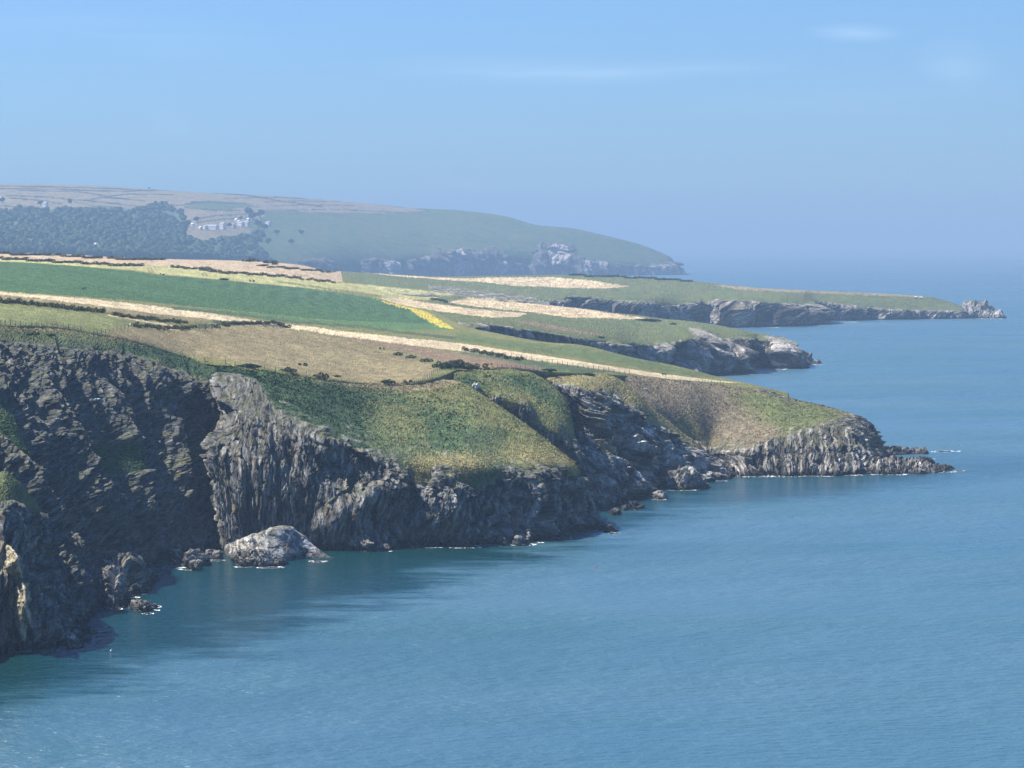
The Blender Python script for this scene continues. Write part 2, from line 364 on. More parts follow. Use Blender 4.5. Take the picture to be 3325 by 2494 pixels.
    blk0 = gf(facets(B/np.array([34, 24, 11.])/sc+seed), 1)*7.5*blocks
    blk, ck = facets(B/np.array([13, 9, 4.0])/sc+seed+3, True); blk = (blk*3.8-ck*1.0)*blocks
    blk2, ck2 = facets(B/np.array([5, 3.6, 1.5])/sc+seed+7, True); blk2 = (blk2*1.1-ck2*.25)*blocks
    bc = B[:, 2]/(bedsize*sc/2.0)+0.8*fbm(B/np.array([30, 20, 5.])/sc, 2)
    fr = bc-np.floor(bc); hb = RV[(np.floor(bc).astype(int)) & 255, 0]
    bed = (np.where(fr < .78, fr/.78, (1-fr)/.22)-0.5)*1.3*beds*(0.2+1.7*hb)
    fine = fbm(B/np.array([1.6, 1.2, 0.5])/sc, 2)*0.16
    d = (big+rib+rib2+blk0+blk+blk2+bed+fine).reshape(nu, nv)*amp*sc*0.55
    dn = np.zeros((nu, nv))
    for (bx, by, rx, ry, rot, am) in dents:
        c_, s_ = math.cos(math.radians(rot)), math.sin(math.radians(rot))
        ex = ((x-bx)*c_+(y-by)*s_)/rx; ey = (-(x-bx)*s_+(y-by)*c_)/ry
        dn = dn+am*np.clip(1.25-1.25*np.sqrt(ex**2+ey**2), 0, 1)
    top = np.clip((blur(rock, 22)-0.5)/0.5, 0, 1)
    d = d*(0.12+0.88*top)-(1-top)*np.abs(d)*0.3
    if calm:
        cw = np.ones((nu, nv))
        for p in calm: cw[inpoly(x, y, p)] = 0.45
        d *= blur(cw, 6)
    cl_ = np.clip(1+.42*fbm(qn*0.55+44, 3, .65)+.22*fbm(qn*0.13+14, 2), .4, 1.6)[:, None]
    veg = (fbm(qn*1.1+70, 3, .7)*vegbump*1.3 + fbm(qn*0.16+80, 2)*vegbump*1.3).reshape(nu, nv)*sc*0.8
    fade = np.clip((vgrid-0.2)/0.6, 0, 1)      # keep the foot under water still
    N2 = np.stack([blur(N[..., i], 8) for i in range(3)], -1)
    N2[..., 2] *= upw*(0.3+0.7*np.clip((vgrid<tv)*1.0, 0, 1))
    rd = blur(rock, 5)
    P = P+N2*dn[..., None]
    P = P+N2*(d*rd)[..., None]*np.clip(fade+0.35, 0, 1)[..., None]
    P[..., 2] += veg*(1-rd)
    # colour
    cv = paint(x.ravel(), y.ravel(), X, default, list(paints), seed)
    patch = np.clip(0.5+0.9*fbm(qn*0.09+11, 3), 0, 1)[:, None]; patch2 = np.clip(0.5+1.2*fbm(qn*0.3+21, 2), 0, 1)[:, None]
    cv = cv*(0.82+0.36*patch2)*(cl_ if vegbump > .18 else 1+(cl_-1)*.4)
    if default in ('slope', 'green', 'scrub', 'fgreen'):
        st = np.array(C['straw'])*(0.6 if default != 'slope' else 1)
        isd = (np.abs(cv/np.maximum(cv.sum(1, keepdims=True), 1e-6)-np.array(C[default])/sum(C[default])).sum(1, keepdims=True) < .01)
        cv = np.where(isd, cv*(1-0.55*patch)+st*0.55*patch, cv)
    mixr = np.clip(0.42+0.9*fbm(B/np.array([16, 9, 3.])/sc+31, 3)+0.2*blk2+pale, 0, 1)[:, None]
    cr_ = np.array(rock_d)*(1-mixr)+np.array(rock_l)*mixr
    bt = np.clip(beds, 0, 1.2)*0.55
    cr_ = cr_*(1-bt+bt*2.1*hb**1.5+bt*0.9*(fr > .8))[:, None]  # tone varies per bed; bed edges paled, sunlit ledge tops painted in
    cr_ = cr_*(1-.5*np.maximum(ck, ck2*.6))[:, None]  # cracks darkened: soil and wet, plus crevice shade painted into the albedo
    # ochre lichen and a dark wet band at the tide line
    lich = np.clip(fbm(qn*0.2+91, 3)*2.2-0.55, 0, 1)[:, None]*np.clip(X[:, 2:3]/(9*sc), 0.2, 1)
    cr_ = cr_*(1-lich*0.55)+np.array((.30, .235, .12))*lich*0.55
    hz = P[..., 2].reshape(-1, 1)
    tide = np.clip(1-(hz-0.9-0.8*perlin(qn*0.5)[:, None])/0.9, 0, 1)
    cr_ = cr_*(1-0.72*tide)
    barn = np.clip(1-np.abs(hz-3.2)/1.6, 0, 1)*np.clip(perlin(qn*0.5+40)[:, None]*2+0.3, 0, 1)
    cr_ = cr_*(1-barn*.4)+np.array((.30, .26, .19))*barn*.4
    # ledges gather turf
    N3 = grid_normals(P); nz = np.abs(N3[..., 2]).reshape(-1, 1)
    turf = np.clip((nz-0.72)*5, 0, 1)*np.clip(0.55+1.6*fbm(qn*0.25+61, 2)[:, None], 0, 1)*np.clip((hz-8*sc)/(8*sc), 0, 1)*0.7
    cr_ = cr_*(1-turf)+np.array((.12, .125, .055))*turf
    if extra is not None: cv, cr_ = extra(x.ravel(), y.ravel(), X, cv, cr_)
    r = rk.reshape(-1, 1)
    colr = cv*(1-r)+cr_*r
    colr = np.concatenate([np.clip(colr, 0.004, 0.9), np.ones((len(colr), 1))], 1)
    i = np.arange(nu*nv).reshape(nu, nv)
    Fq = np.stack([i[:-1, :-1], i[1:, :-1], i[1:, 1:], i[:-1, 1:]], -1).reshape(-1, 4)
    S_ = B/np.array([3.0, 2.0, 0.7])
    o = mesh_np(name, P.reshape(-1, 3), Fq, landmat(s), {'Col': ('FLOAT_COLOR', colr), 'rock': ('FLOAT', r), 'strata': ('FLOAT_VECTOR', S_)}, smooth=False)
    SURF[name+str(len(SURF))] = (x, y, P)
    if kind == 'structure' and s < .31 and name != 'fields': VEG[name] = (P, colr, rk)
    setattrs(o, label, cat, group, kind)
    return o
SURF = {}
VEG = {}

def on_land(x, y, keys=None):
    """the nearest (to the viewer) built land surface point seen near photo pixel (x,y)"""
    best = None
    for k, (gx, gy, P) in SURF.items():
        if keys and not any(k.startswith(q) for q in keys): continue
        qx, qy = pix(P)
        d2 = (qx-x)**2+(qy-y)**2
        i = np.unravel_index(np.argmin(d2), d2.shape)
        m = d2 < max(25, d2[i]*1.5)
        if d2[i] < 900:
            dd = np.where(m, P[..., 1], 9e9); j = np.unravel_index(np.argmin(dd), dd.shape)
            if best is None or P[j][1] < best[1]-1 : best = P[j]
    return best

# ------------------------------------------------------------------ sea
def sea_material():
    m, t, b = new_mat('sea_water'); L = t.links.new
    geo = nod(t, 'ShaderNodeNewGeometry')
    def noise(scale, det, rough=0.55, sc3=(1, 1, 1), rot=0.0):
        mpn = nod(t, 'ShaderNodeMapping'); mpn.inputs['Scale'].default_value = sc3; mpn.inputs['Rotation'].default_value = (0, 0, rot)
        L(geo.outputs['Position'], mpn.inputs[0])
        q = nod(t, 'ShaderNodeTexNoise'); q.inputs['Scale'].default_value = scale; q.inputs['Detail'].default_value = det
        q.inputs['Roughness'].default_value = rough; L(mpn.outputs[0], q.inputs['Vector']); return q.outputs[0]
    chop = noise(0.5, 3, 0.6, (.55, 1, 1), 0.25); swell = noise(0.07, 3, 0.5, (.6, .5, 1), -0.3)
    wind = noise(0.006, 5, 0.62, (.45, 1, 1), -0.25)
    streak = noise(0.004, 4, 0.6, (.18, 1, 1), -0.10)
    b.inputs['Base Color'].default_value = (0.042, 0.13, 0.185, 1)
    b.inputs['Specular IOR Level'].default_value = 0.5; b.inputs['IOR'].default_value = 2.3
    cvar = nod(t, 'ShaderNodeMix', data_type='RGBA'); cvar.inputs[6].default_value = (0.020, 0.095, 0.110, 1); cvar.inputs[7].default_value = (0.035, 0.110, 0.150, 1)
    big = noise(0.011, 4, 0.6, (.5, 1, 1), 0.2); bm = nod(t, 'ShaderNodeMapRange'); L(big, bm.inputs[0])
    for i, v in zip((1, 2, 3, 4), (0.33, 0.67, 0.0, 1.0)): bm.inputs[i].default_value = v
    L(bm.outputs[0], cvar.inputs[0])
    # sheltered water in the lee of the cliffs: smoother and deeper coloured; the breeze only reaches the open bay
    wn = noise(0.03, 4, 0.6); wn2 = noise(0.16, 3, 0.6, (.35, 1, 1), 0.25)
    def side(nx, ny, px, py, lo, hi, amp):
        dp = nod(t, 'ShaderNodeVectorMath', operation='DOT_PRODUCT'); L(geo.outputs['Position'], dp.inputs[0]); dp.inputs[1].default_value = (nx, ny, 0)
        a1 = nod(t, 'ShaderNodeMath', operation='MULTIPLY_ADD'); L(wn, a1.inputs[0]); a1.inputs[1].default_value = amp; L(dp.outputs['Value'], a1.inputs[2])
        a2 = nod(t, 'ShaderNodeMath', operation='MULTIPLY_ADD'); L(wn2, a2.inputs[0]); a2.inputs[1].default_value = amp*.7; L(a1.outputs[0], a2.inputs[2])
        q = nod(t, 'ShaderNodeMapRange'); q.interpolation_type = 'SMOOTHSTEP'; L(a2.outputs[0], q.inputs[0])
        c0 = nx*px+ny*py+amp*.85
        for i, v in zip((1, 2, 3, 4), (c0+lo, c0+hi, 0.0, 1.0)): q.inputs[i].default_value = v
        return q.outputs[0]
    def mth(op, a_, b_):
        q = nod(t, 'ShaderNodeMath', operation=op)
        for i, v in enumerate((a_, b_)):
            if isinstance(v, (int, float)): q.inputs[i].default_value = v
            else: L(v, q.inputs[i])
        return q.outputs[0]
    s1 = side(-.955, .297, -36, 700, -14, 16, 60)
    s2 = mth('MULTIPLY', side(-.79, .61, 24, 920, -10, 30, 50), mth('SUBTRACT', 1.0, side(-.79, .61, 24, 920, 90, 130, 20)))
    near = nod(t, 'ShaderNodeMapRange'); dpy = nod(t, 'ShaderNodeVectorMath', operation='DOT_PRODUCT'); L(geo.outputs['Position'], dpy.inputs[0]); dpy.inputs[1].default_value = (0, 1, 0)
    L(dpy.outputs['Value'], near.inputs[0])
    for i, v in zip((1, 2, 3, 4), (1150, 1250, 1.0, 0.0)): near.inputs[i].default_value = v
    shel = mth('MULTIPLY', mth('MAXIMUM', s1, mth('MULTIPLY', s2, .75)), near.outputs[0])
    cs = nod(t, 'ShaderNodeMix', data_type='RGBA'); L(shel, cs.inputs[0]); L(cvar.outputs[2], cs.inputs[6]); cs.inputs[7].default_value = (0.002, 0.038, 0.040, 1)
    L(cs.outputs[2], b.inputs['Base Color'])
    r = nod(t, 'ShaderNodeMapRange'); L(wind, r.inputs[0])
    for i, v in zip((1, 2, 3, 4), (0.35, 0.68, 0.26, 0.40)): r.inputs[i].default_value = v
    rs = nod(t, 'ShaderNodeMix', data_type='FLOAT'); L(shel, rs.inputs[0]); L(r.outputs[0], rs.inputs[2]); rs.inputs[3].default_value = 0.16
    io = nod(t, 'ShaderNodeMix', data_type='FLOAT'); L(shel, io.inputs[0]); io.inputs[2].default_value = 2.2; io.inputs[3].default_value = 1.4
    L(io.outputs[0], b.inputs['IOR'])
    L(rs.outputs[0], b.inputs['Roughness'])
    add = nod(t, 'ShaderNodeMath', operation='MULTIPLY_ADD'); L(swell, add.inputs[0]); add.inputs[1].default_value = 2.2; L(chop, add.inputs[2])
    bs = nod(t, 'ShaderNodeMapRange'); L(streak, bs.inputs[0])
    for i, v in zip((1, 2, 3, 4), (0.56, 0.68, 1.0, 0.4)): bs.inputs[i].default_value = v
    bp = nod(t, 'ShaderNodeBump'); bp.inputs['Distance'].default_value = 0.95
    L(bs.outputs[0], bp.inputs['Strength']); L(add.outputs[0], bp.inputs['Height']); L(bp.outputs[0], b.inputs['Normal'])
    return m
SEA = sea_material()
Vs = [(-60000, -300, 0), (60000, -300, 0), (60000, 119000, 0), (-60000, 119000, 0)]
o = mesh_np('sea', np.array(Vs), np.array([[0, 1, 2, 3]]), SEA, smooth=False); setattrs(o, kind='structure')

# ------------------------------------------------------------------ land, near to far (columns of photo points, bottom to top)
crag = [
 [(-200,2130),(-200,2070,626),(-200,2010,628),(-200,1960,630),(-200,1940,640)],
 [(-60,2120),(-60,2000,629),(-60,1900,632),(-60,1800,636),(-60,1740,648)],
 [(0,2115),(5,1920,633),(5,1770,637),(0,1632,642),(0,1542,660)],
 [(60,2110),(60,1930,636),(55,1780,640),(50,1632,648),(60,1568,664)],
 [(130,2090),(105,1930,650),(95,1780,655),(90,1650,660),(98,1613,672)],
 [(185,2085),(150,1940,658),(130,1800,665),(122,1680,672),(128,1650,680)],
 [(240,2060),(195,1960,672),(165,1850,685),(150,1775,695),(150,1748,700)],
 [(262,2035),(230,1985,690),(200,1920,710),(190,1880,715),(190,1860,718)]]
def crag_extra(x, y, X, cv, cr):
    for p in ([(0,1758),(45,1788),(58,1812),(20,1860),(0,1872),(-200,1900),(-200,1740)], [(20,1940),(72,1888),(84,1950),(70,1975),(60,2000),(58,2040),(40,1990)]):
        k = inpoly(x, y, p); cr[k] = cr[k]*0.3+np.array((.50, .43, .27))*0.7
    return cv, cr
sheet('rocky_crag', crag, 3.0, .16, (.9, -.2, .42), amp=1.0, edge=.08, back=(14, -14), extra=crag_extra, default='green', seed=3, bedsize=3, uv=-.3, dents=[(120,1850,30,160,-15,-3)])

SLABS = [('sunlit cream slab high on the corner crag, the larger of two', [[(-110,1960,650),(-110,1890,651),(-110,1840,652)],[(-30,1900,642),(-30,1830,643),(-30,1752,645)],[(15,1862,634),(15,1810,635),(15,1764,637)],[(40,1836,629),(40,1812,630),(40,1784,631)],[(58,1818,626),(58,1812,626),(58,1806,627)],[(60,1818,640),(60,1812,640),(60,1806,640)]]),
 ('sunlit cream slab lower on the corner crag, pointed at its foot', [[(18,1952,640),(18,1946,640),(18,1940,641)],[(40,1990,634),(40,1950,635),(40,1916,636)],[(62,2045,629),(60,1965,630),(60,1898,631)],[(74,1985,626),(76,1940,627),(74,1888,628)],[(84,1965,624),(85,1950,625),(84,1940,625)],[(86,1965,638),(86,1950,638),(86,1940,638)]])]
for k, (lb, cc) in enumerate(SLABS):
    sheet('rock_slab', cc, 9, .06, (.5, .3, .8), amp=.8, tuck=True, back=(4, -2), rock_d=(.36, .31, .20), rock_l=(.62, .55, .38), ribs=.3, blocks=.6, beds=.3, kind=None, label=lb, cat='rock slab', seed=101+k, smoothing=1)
wall = [
 [(-1100,2330),(-1100,1800,562),(-1100,1350,620),(-1100,1040,690),(-1100,1008,715)],
 [(-300,2200),(-300,1800,615),(-300,1400,690),(-300,1080,760),(-300,1045,785)],
 [(-100,2140),(-100,1780,645),(-100,1400,705),(-100,1098,780),(-100,1054,808)],
 [(30,2106),(0,1750,668),(0,1400,725),(0,1104,800),(0,1060,830)],
 [(150,2060),(105,1750,690),(110,1400,750),(100,1114,830),(100,1064,860)],
 [(235,2035),(205,1750,712),(200,1420,780),(200,1124,850),(200,1068,885)],
 [(310,1965),(290,1720,750),(300,1420,810),(300,1134,870),(300,1085,900)],
 [(430,1850),(400,1680,800),(400,1420,845),(400,1145,890),(400,1103,910)],
 [(520,1815),(500,1640,830),(500,1420,865),(500,1180,900),(500,1130,930)],
 [(590,1800),(570,1620,850),(570,1420,880),(570,1204,910),(570,1152,940)],
 [(655,1788),(650,1600,862),(640,1420,890),(640,1238,915),(640,1170,945)],
 [(715,1785),(715,1600,880),(712,1420,905),(705,1226,925),(715,1186,950)],
 [(800,1778),(800,1600,895),(800,1400,915),(780,1216,935),(800,1190,955)]]
WALLP = [('dry',3,[(-400,1000),(900,1000),(900,1200),(700,1160),(600,1150),(500,1128),(400,1105),(300,1090),(200,1075),(-400,1060)]),
 ('bracken',4,[(330,1118),(420,1118),(520,1132),(700,1172),(900,1200),(900,1260),(700,1240),(600,1210),(520,1170),(430,1150)]),
 ('green',3,[(-400,1062),(150,1075),(200,1105),(160,1140),(-400,1140)]),
 ('scrub',3,[(190,1100),(330,1118),(330,1160),(190,1140)]),
 ('bracken',6,[(0,1250),(900,1250),(900,2000),(0,2000)])]
sheet('cliff_wall', wall, 3, .2, (.12, .97, .1), amp=1.0, edge=.05, back=(12, -3), paints=WALLP, default='green', seed=1, uv=-.28,
      vegpoly=[[(-300,1250),(0,1290),(50,1330),(110,1450),(170,1590),(225,1720),(170,1720),(90,1560),(0,1420),(-300,1400)],
               [(275,1430),(420,1460),(450,1530),(370,1545),(300,1510)], [(560,1375),(600,1370),(640,1440),(600,1440)]],
      skew=.35, ribs=1.5, blocks=.5, dents=[(215,1480,430,34,68,6.5),(300,1430,400,26,72,-6),(385,1480,380,38,76,6),(462,1440,350,24,80,-6),(545,1500,320,36,84,5),(110,1640,380,30,62,5),(165,1560,360,24,64,-4.5),(350,1640,110,150,0,4),(625,1480,320,26,88,-6),(40,1450,300,26,60,-4),(590,1250,60,60,0,3),(480,1230,60,80,0,3.5),(330,1200,50,90,0,-3)], beds=.5, rock_d=(.028,.031,.034), rock_l=(.20,.20,.19))

prom = [
 [(745,None,885),(745,1600,890),(740,1450,900),(740,1340,912),(735,1250,925),(735,1220,935),(735,1195,945)],
 [(728,1790),(712,1625,846),(682,1460,858),(733,1350,885),(705,1217,905),(707,1204,915),(712,1190,930)],
 [(800,1785),(790,1620,846),(780,1470,856),(808,1350,876),(812,1230,902),(808,1213,914),(800,1196,930)],
 [(900,1787),(895,1630,846),(890,1480,856),(885,1390,866),(875,1305,882),(885,1253,900),(890,1213,925)],
 [(1000,1787),(1000,1640,847),(1000,1520,856),(1000,1440,864),(1000,1372,874),(1000,1290,898),(1000,1228,930)],
 [(1120,1784),(1120,1650,850),(1120,1540,860),(1120,1480,868),(1110,1425,876),(1110,1320,905),(1110,1243,940)],
 [(1280,1780),(1280,1680,853),(1280,1590,861),(1270,1535,868),(1260,1490,876),(1260,1360,910),(1250,1252,950)],
 [(1420,1776),(1420,1690,856),(1420,1610,864),(1410,1560,870),(1400,1515,877),(1400,1370,915),(1380,1242,960)],
 [(1560,1768),(1560,1690,862),(1560,1610,870),(1560,1560,876),(1560,1520,882),(1540,1400,912),(1470,1238,965)],
 [(1700,1755),(1700,1690,873),(1700,1610,880),(1700,1560,886),(1700,1520,892),(1660,1430,915),(1610,1312,950)],
 [(1830,1735),(1825,1680,889),(1815,1610,893),(1805,1555,897),(1800,1515,901),(1770,1450,918),(1740,1402,938)],
 [(1910,1722),(1900,1670,900),(1888,1600,902),(1875,1550,905),(1862,1515,908),(1850,1490,915),(1835,1483,922)],
 [(1942,1718),(1930,1670,904),(1912,1600,907),(1893,1560,910),(1872,1522,914),(1865,1510,918),(1858,1503,922)],
 [(1930,None,940),(1918,1680,940),(1900,1620,943),(1880,1575,946),(1860,1555,950),(1850,1540,955),(1840,1525,960)]]
PROMP = [('bracken',6,[(690,1150),(830,1185),(1000,1232),(1180,1262),(1340,1290),(1400,1340),(1420,1420),(1380,1480),(1300,1530),(1180,1480),(900,1360),(690,1260)]),
 ('dry',3,[(690,1150),(1000,1208),(1250,1236),(1400,1222),(1440,1200),(1500,1240),(1440,1262),(1330,1270),(1180,1256),(1000,1228),(690,1180)]),
 ('green',8,[(1420,1430),(1560,1380),(1640,1400),(1560,1480),(1440,1490)]),
 ('bracken',17,[(1330,1300),(1470,1320),(1560,1420),(1450,1490),(1320,1500)]),
 ('slope',17,[(1190,1280),(1330,1300),(1390,1400),(1350,1480),(1250,1470)]),
 ('scrub',11,[(1150,1440),(1330,1480),(1500,1500),(1700,1500),(1760,1530),(1600,1600),(1180,1600)]),
 ('scrub',12,[(1500,1400),(1580,1390),(1640,1440),(1560,1470)]),
 ('straw',9,[(1320,1480),(1420,1470),(1560,1470),(1600,1500),(1380,1600),(1320,1620)]),
 ('straw',10,[(1640,1440),(1760,1460),(1860,1490),(1890,1540),(1760,1520),(1660,1490)])]+PATHS
sheet('promontory', prom, 4, .18, (.93, .2, .28), amp=1.0, edge=.38, back=(22, -5), paints=PROMP, default='slope', seed=2, uv=-.06, steep=[1,1,1,1,.85,.65,.5],
      vegpoly=[[(1830,1480),(1890,1500),(1890,1545),(1850,1545)],[(1330,1480),(1420,1480),(1390,1570),(1340,1560)],[(1480,1500),(1600,1500),(1640,1545),(1560,1590),(1480,1570)]],
      rockpoly=[[(700,1208),(760,1213),(838,1240),(868,1290),(905,1342),(960,1360),(1010,1376),(1010,1420),(700,1420)]],
      ribs=.9, blocks=1.1, beds=.5, dents=[(850,1520,110,260,-5,4),(1010,1440,120,90,0,2),(1150,1530,130,90,15,-4),(1120,1660,170,60,-35,5),(1280,1700,120,110,0,-6),(1440,1650,90,120,0,4),(1400,1750,160,50,0,-5),(1600,1650,90,130,10,-3),(1690,1740,120,40,0,3),(1740,1620,60,140,-12,3),(1860,1650,60,100,0,-3),(1345,1540,24,100,3,-1.2),(1200,1340,170,60,20,-2.5),(1520,1400,130,60,0,2),(1000,1300,90,40,10,1.5),(1650,1470,80,50,0,-1.5)])

ridge = [
 [(1430,None,1000),(1430,1400,1000),(1440,1262,975),(1440,1238,985),(1440,1212,1000)],
 [(1550,None,985),(1560,1400,980),(1572,1280,975),(1560,1238,990),(1550,1200,1010)],
 [(1650,None,975),(1660,1450,972),(1672,1312,972),(1660,1262,990),(1650,1197,1015)],
 [(1715,None,974),(1712,1470,971),(1718,1332,971),(1708,1285,989),(1694,1206,1015)],
 [(1760,None,972),(1755,1480,970),(1752,1388,970),(1745,1300,988),(1730,1213,1015)],
 [(1860,None,970),(1835,1500,970),(1820,1412,972),(1815,1330,988),(1790,1248,1012)],
 [(1950,1650),(1890,1500,975),(1864,1425,980),(1853,1360,990),(1838,1298,1005)],
 [(1975,1645),(1905,1500,985),(1872,1430,990),(1860,1372,1000),(1845,1310,1012)],
 [(1915,None,1040),(1880,1500,1035),(1855,1440,1030),(1845,1390,1030),(1830,1330,1030)]]
RIDP = [('bracken',6,[(1440,1225),(1540,1215),(1580,1260),(1500,1275)]),('bracken',6,[(1600,1210),(1740,1220),(1850,1310),(1850,1340),(1760,1300),(1640,1245)])]
sheet('ridge', ridge, 2, .18, (.95, .1, .2), edge=.2, back=(22, -3), paints=RIDP, default='slope', seed=5, uv=-.1)

cove = [
 [(1780,None,1050),(1770,1500,1052),(1760,1350,1054),(1755,1224,1056),(1740,1208,1075)],
 [(1900,None,1040),(1880,1500,1043),(1840,1380,1047),(1815,1244,1052),(1800,1212,1085)],
 [(2000,None,1035),(1950,1530,1039),(1910,1420,1044),(1880,1256,1052),(1860,1212,1090)],
 [(2080,None,1040),(2030,1520,1045),(1990,1410,1050),(1960,1275,1062),(1950,1214,1100)],
 [(2130,None,1048),(2100,1520,1053),(2060,1420,1060),(2010,1300,1072),(2010,1232,1105)],
 [(2200,1585),(2160,1530,1060),(2120,1440,1068),(2075,1330,1080),(2065,1275,1108)],
 [(2260,1572),(2220,1530,1077),(2180,1460,1083),(2140,1380,1092),(2130,1335,1112)],
 [(2320,1562),(2285,1525,1091),(2250,1480,1095),(2220,1430,1103),(2205,1395,1118)],
 [(2385,1551),(2355,1530,1105),(2320,1500,1108),(2290,1475,1112),(2280,1455,1120)],
 [(2400,None,1125),(2375,1538,1126),(2350,1528,1128),(2330,1518,1130),(2320,1508,1132)]]
sheet('cove_cliff', cove, 3, .2, (.60, -.2, .78), edge=.16, back=(20, -3), default='straw', seed=6, ribs=.5, blocks=1.2, beds=3.0, bedsize=3.4, rock_l=(.34,.32,.29), dents=[(1850,1400,50,150,-10,-4),(1930,1400,45,120,-15,5),(2010,1450,40,110,-25,-4),(2060,1470,40,90,-30,4)])
spur = [
 [(1860,None,1015),(1850,1560,1010),(1850,1460,1010),(1858,1390,1012)],
 [(1960,1648),(1925,1560,985),(1920,1480,990),(1905,1412,1000)],
 [(2040,1618),(2010,1560,1000),(1990,1520,1004),(1965,1462,1008)],
 [(2100,1607),(2070,1570,1015),(2045,1535,1018),(2020,1500,1022)],
 [(2135,1598),(2115,1585,1034),(2100,1575,1036),(2090,1560,1040)],
 [(2120,None,1060),(2105,1590,1060),(2095,1580,1060),(2085,1570,1060)]]
sheet('rock_spur', spur, 2.9, .2, (.62, -.2, .75), edge=.05, back=(8, -8), default='slope', seed=8, amp=.7, beds=1.6)

point = [
 [(1990,None,1122),(1980,1450,1122),(1970,1350,1122),(1960,1260,1122),(1950,1212,1140)],
 [(2150,None,1120),(2130,1450,1120),(2110,1380,1122),(2080,1290,1128),(2060,1222,1155)],
 [(2300,None,1125),(2290,1500,1128),(2270,1440,1132),(2230,1320,1145),(2180,1235,1178)],
 [(2395,1545),(2350,1480,1130),(2320,1455,1138),(2330,1340,1165),(2290,1246,1195)],
 [(2480,1545),(2460,1490,1122),(2440,1448,1132),(2430,1340,1170),(2400,1258,1205)],
 [(2560,1545),(2550,1480,1125),(2535,1405,1145),(2520,1340,1170),(2500,1272,1210)],
 [(2650,1545),(2650,1475,1127),(2640,1392,1150),(2610,1345,1175),(2590,1302,1212)],
 [(2760,1541),(2750,1470,1132),(2730,1385,1155),(2710,1350,1180),(2690,1324,1212)],
 [(2830,1535),(2820,1480,1138),(2800,1420,1155),(2790,1380,1180),(2770,1348,1212)],
 [(2880,1530),(2870,1500,1150),(2850,1460,1165),(2835,1425,1185),(2822,1385,1212)],
 [(2930,1500),(2905,1490,1190),(2885,1475,1200),(2870,1455,1210),(2855,1432,1225)],
 [(2890,1480),(2885,1470,1225),(2880,1462,1232),(2872,1450,1240),(2860,1442,1250)]]
POINTP = [('slope',6,[(2470,1262),(2560,1296),(2745,1332),(2765,1352),(2650,1382),(2600,1430),(2540,1402),(2440,1335),(2370,1285)]),
          ('straw',6,[(2230,1320),(2300,1420),(2380,1470),(2300,1480),(2200,1400)])]
sheet('rocky_point', point, 2, .21, (.85, -.2, .5), edge=.22, back=(30, -14), paints=POINTP, default='heath', seed=9, ribs=.5, blocks=1.1, beds=2.0, bedsize=3.2, uv=-.45, steep=.7,
      rock_l=(.40,.37,.32), vegpoly=[], rockpoly=[[(2620,1405),(2655,1384),(2760,1342),(2700,1322),(2780,1330),(2900,1420),(2800,1500),(2600,1480)],[(2500,1262),(2580,1275),(2590,1296),(2520,1286),(2440,1266)]],
      vegbump=.25, skew=.5)

plat = [
 [(-1100,1002,708),(-1100,960,800),(-1100,915,930),(-1100,830,1400),(-1100,805,2150)],
 [(-250,1040,780),(-250,1000,880),(-250,945,985),(-250,850,1450),(-250,818,2200)],
 [(0,1058,828),(0,1000,930),(0,953,1020),(0,855,1480),(0,824,2250)],
 [(200,1066,884),(200,1010,960),(200,970,1040),(200,862,1500),(200,827,2280)],
 [(400,1100,908),(400,1030,990),(400,990,1070),(400,875,1550),(400,837,2300)],
 [(600,1158,942),(600,1060,1030),(600,1010,1110),(600,900,1600),(600,843,2350)],
 [(800,1188,930),(800,1100,1040),(800,1040,1140),(800,920,1700),(800,848,2400)],
 [(1000,1220,932),(1000,1130,1060),(1000,1065,1180),(1000,950,1750),(1000,866,2450)],
 [(1200,1243,948),(1200,1150,1080),(1200,1085,1200),(1200,1000,1650),(1200,930,2300)],
 [(1400,1231,962),(1400,1160,1090),(1400,1100,1220),(1400,1060,1450),(1400,1010,1900)],
 [(1500,1200,1008),(1500,1150,1120),(1500,1110,1240),(1500,1085,1350),(1500,1055,1550)],
 [(1620,1192,1013),(1600,1160,1120),(1600,1125,1240),(1600,1105,1300),(1600,1080,1420)],
 [(1760,1204,1056),(1750,1180,1130),(1750,1150,1220),(1750,1130,1280),(1750,1108,1350)],
 [(1900,1212,1088),(1900,1190,1150),(1900,1170,1210),(1900,1150,1270),(1900,1124,1330)],
 [(2050,1221,1148),(2050,1208,1190),(2050,1195,1225),(2050,1180,1260),(2050,1160,1310)],
 [(2200,1238,1183),(2200,1228,1210),(2200,1220,1235),(2200,1208,1265),(2200,1190,1300)],
 [(2350,1254,1198),(2350,1250,1220),(2350,1247,1240),(2350,1240,1260),(2350,1228,1285)],
 [(2450,1267,1206),(2450,1262,1222),(2450,1259,1236),(2450,1256,1250),(2450,1250,1268)],
 [(2560,1292,1211),(2560,1288,1225),(2560,1285,1238),(2560,1282,1250),(2560,1276,1262)]]
sheet("fields", plat, -1, .3, (.08, .05, 1), back=(30, -8), paints=PAINT+PATHS+[('green',4,[(1490,1080),(1700,1112),(1900,1130),(2100,1168),(2350,1230),(2300,1226),(2050,1185),(1800,1150),(1600,1122),(1480,1104)])],
      default='slope', seed=11, vegbump=.12, tuck=True, edge=.02, smoothing=2, step=2.2)

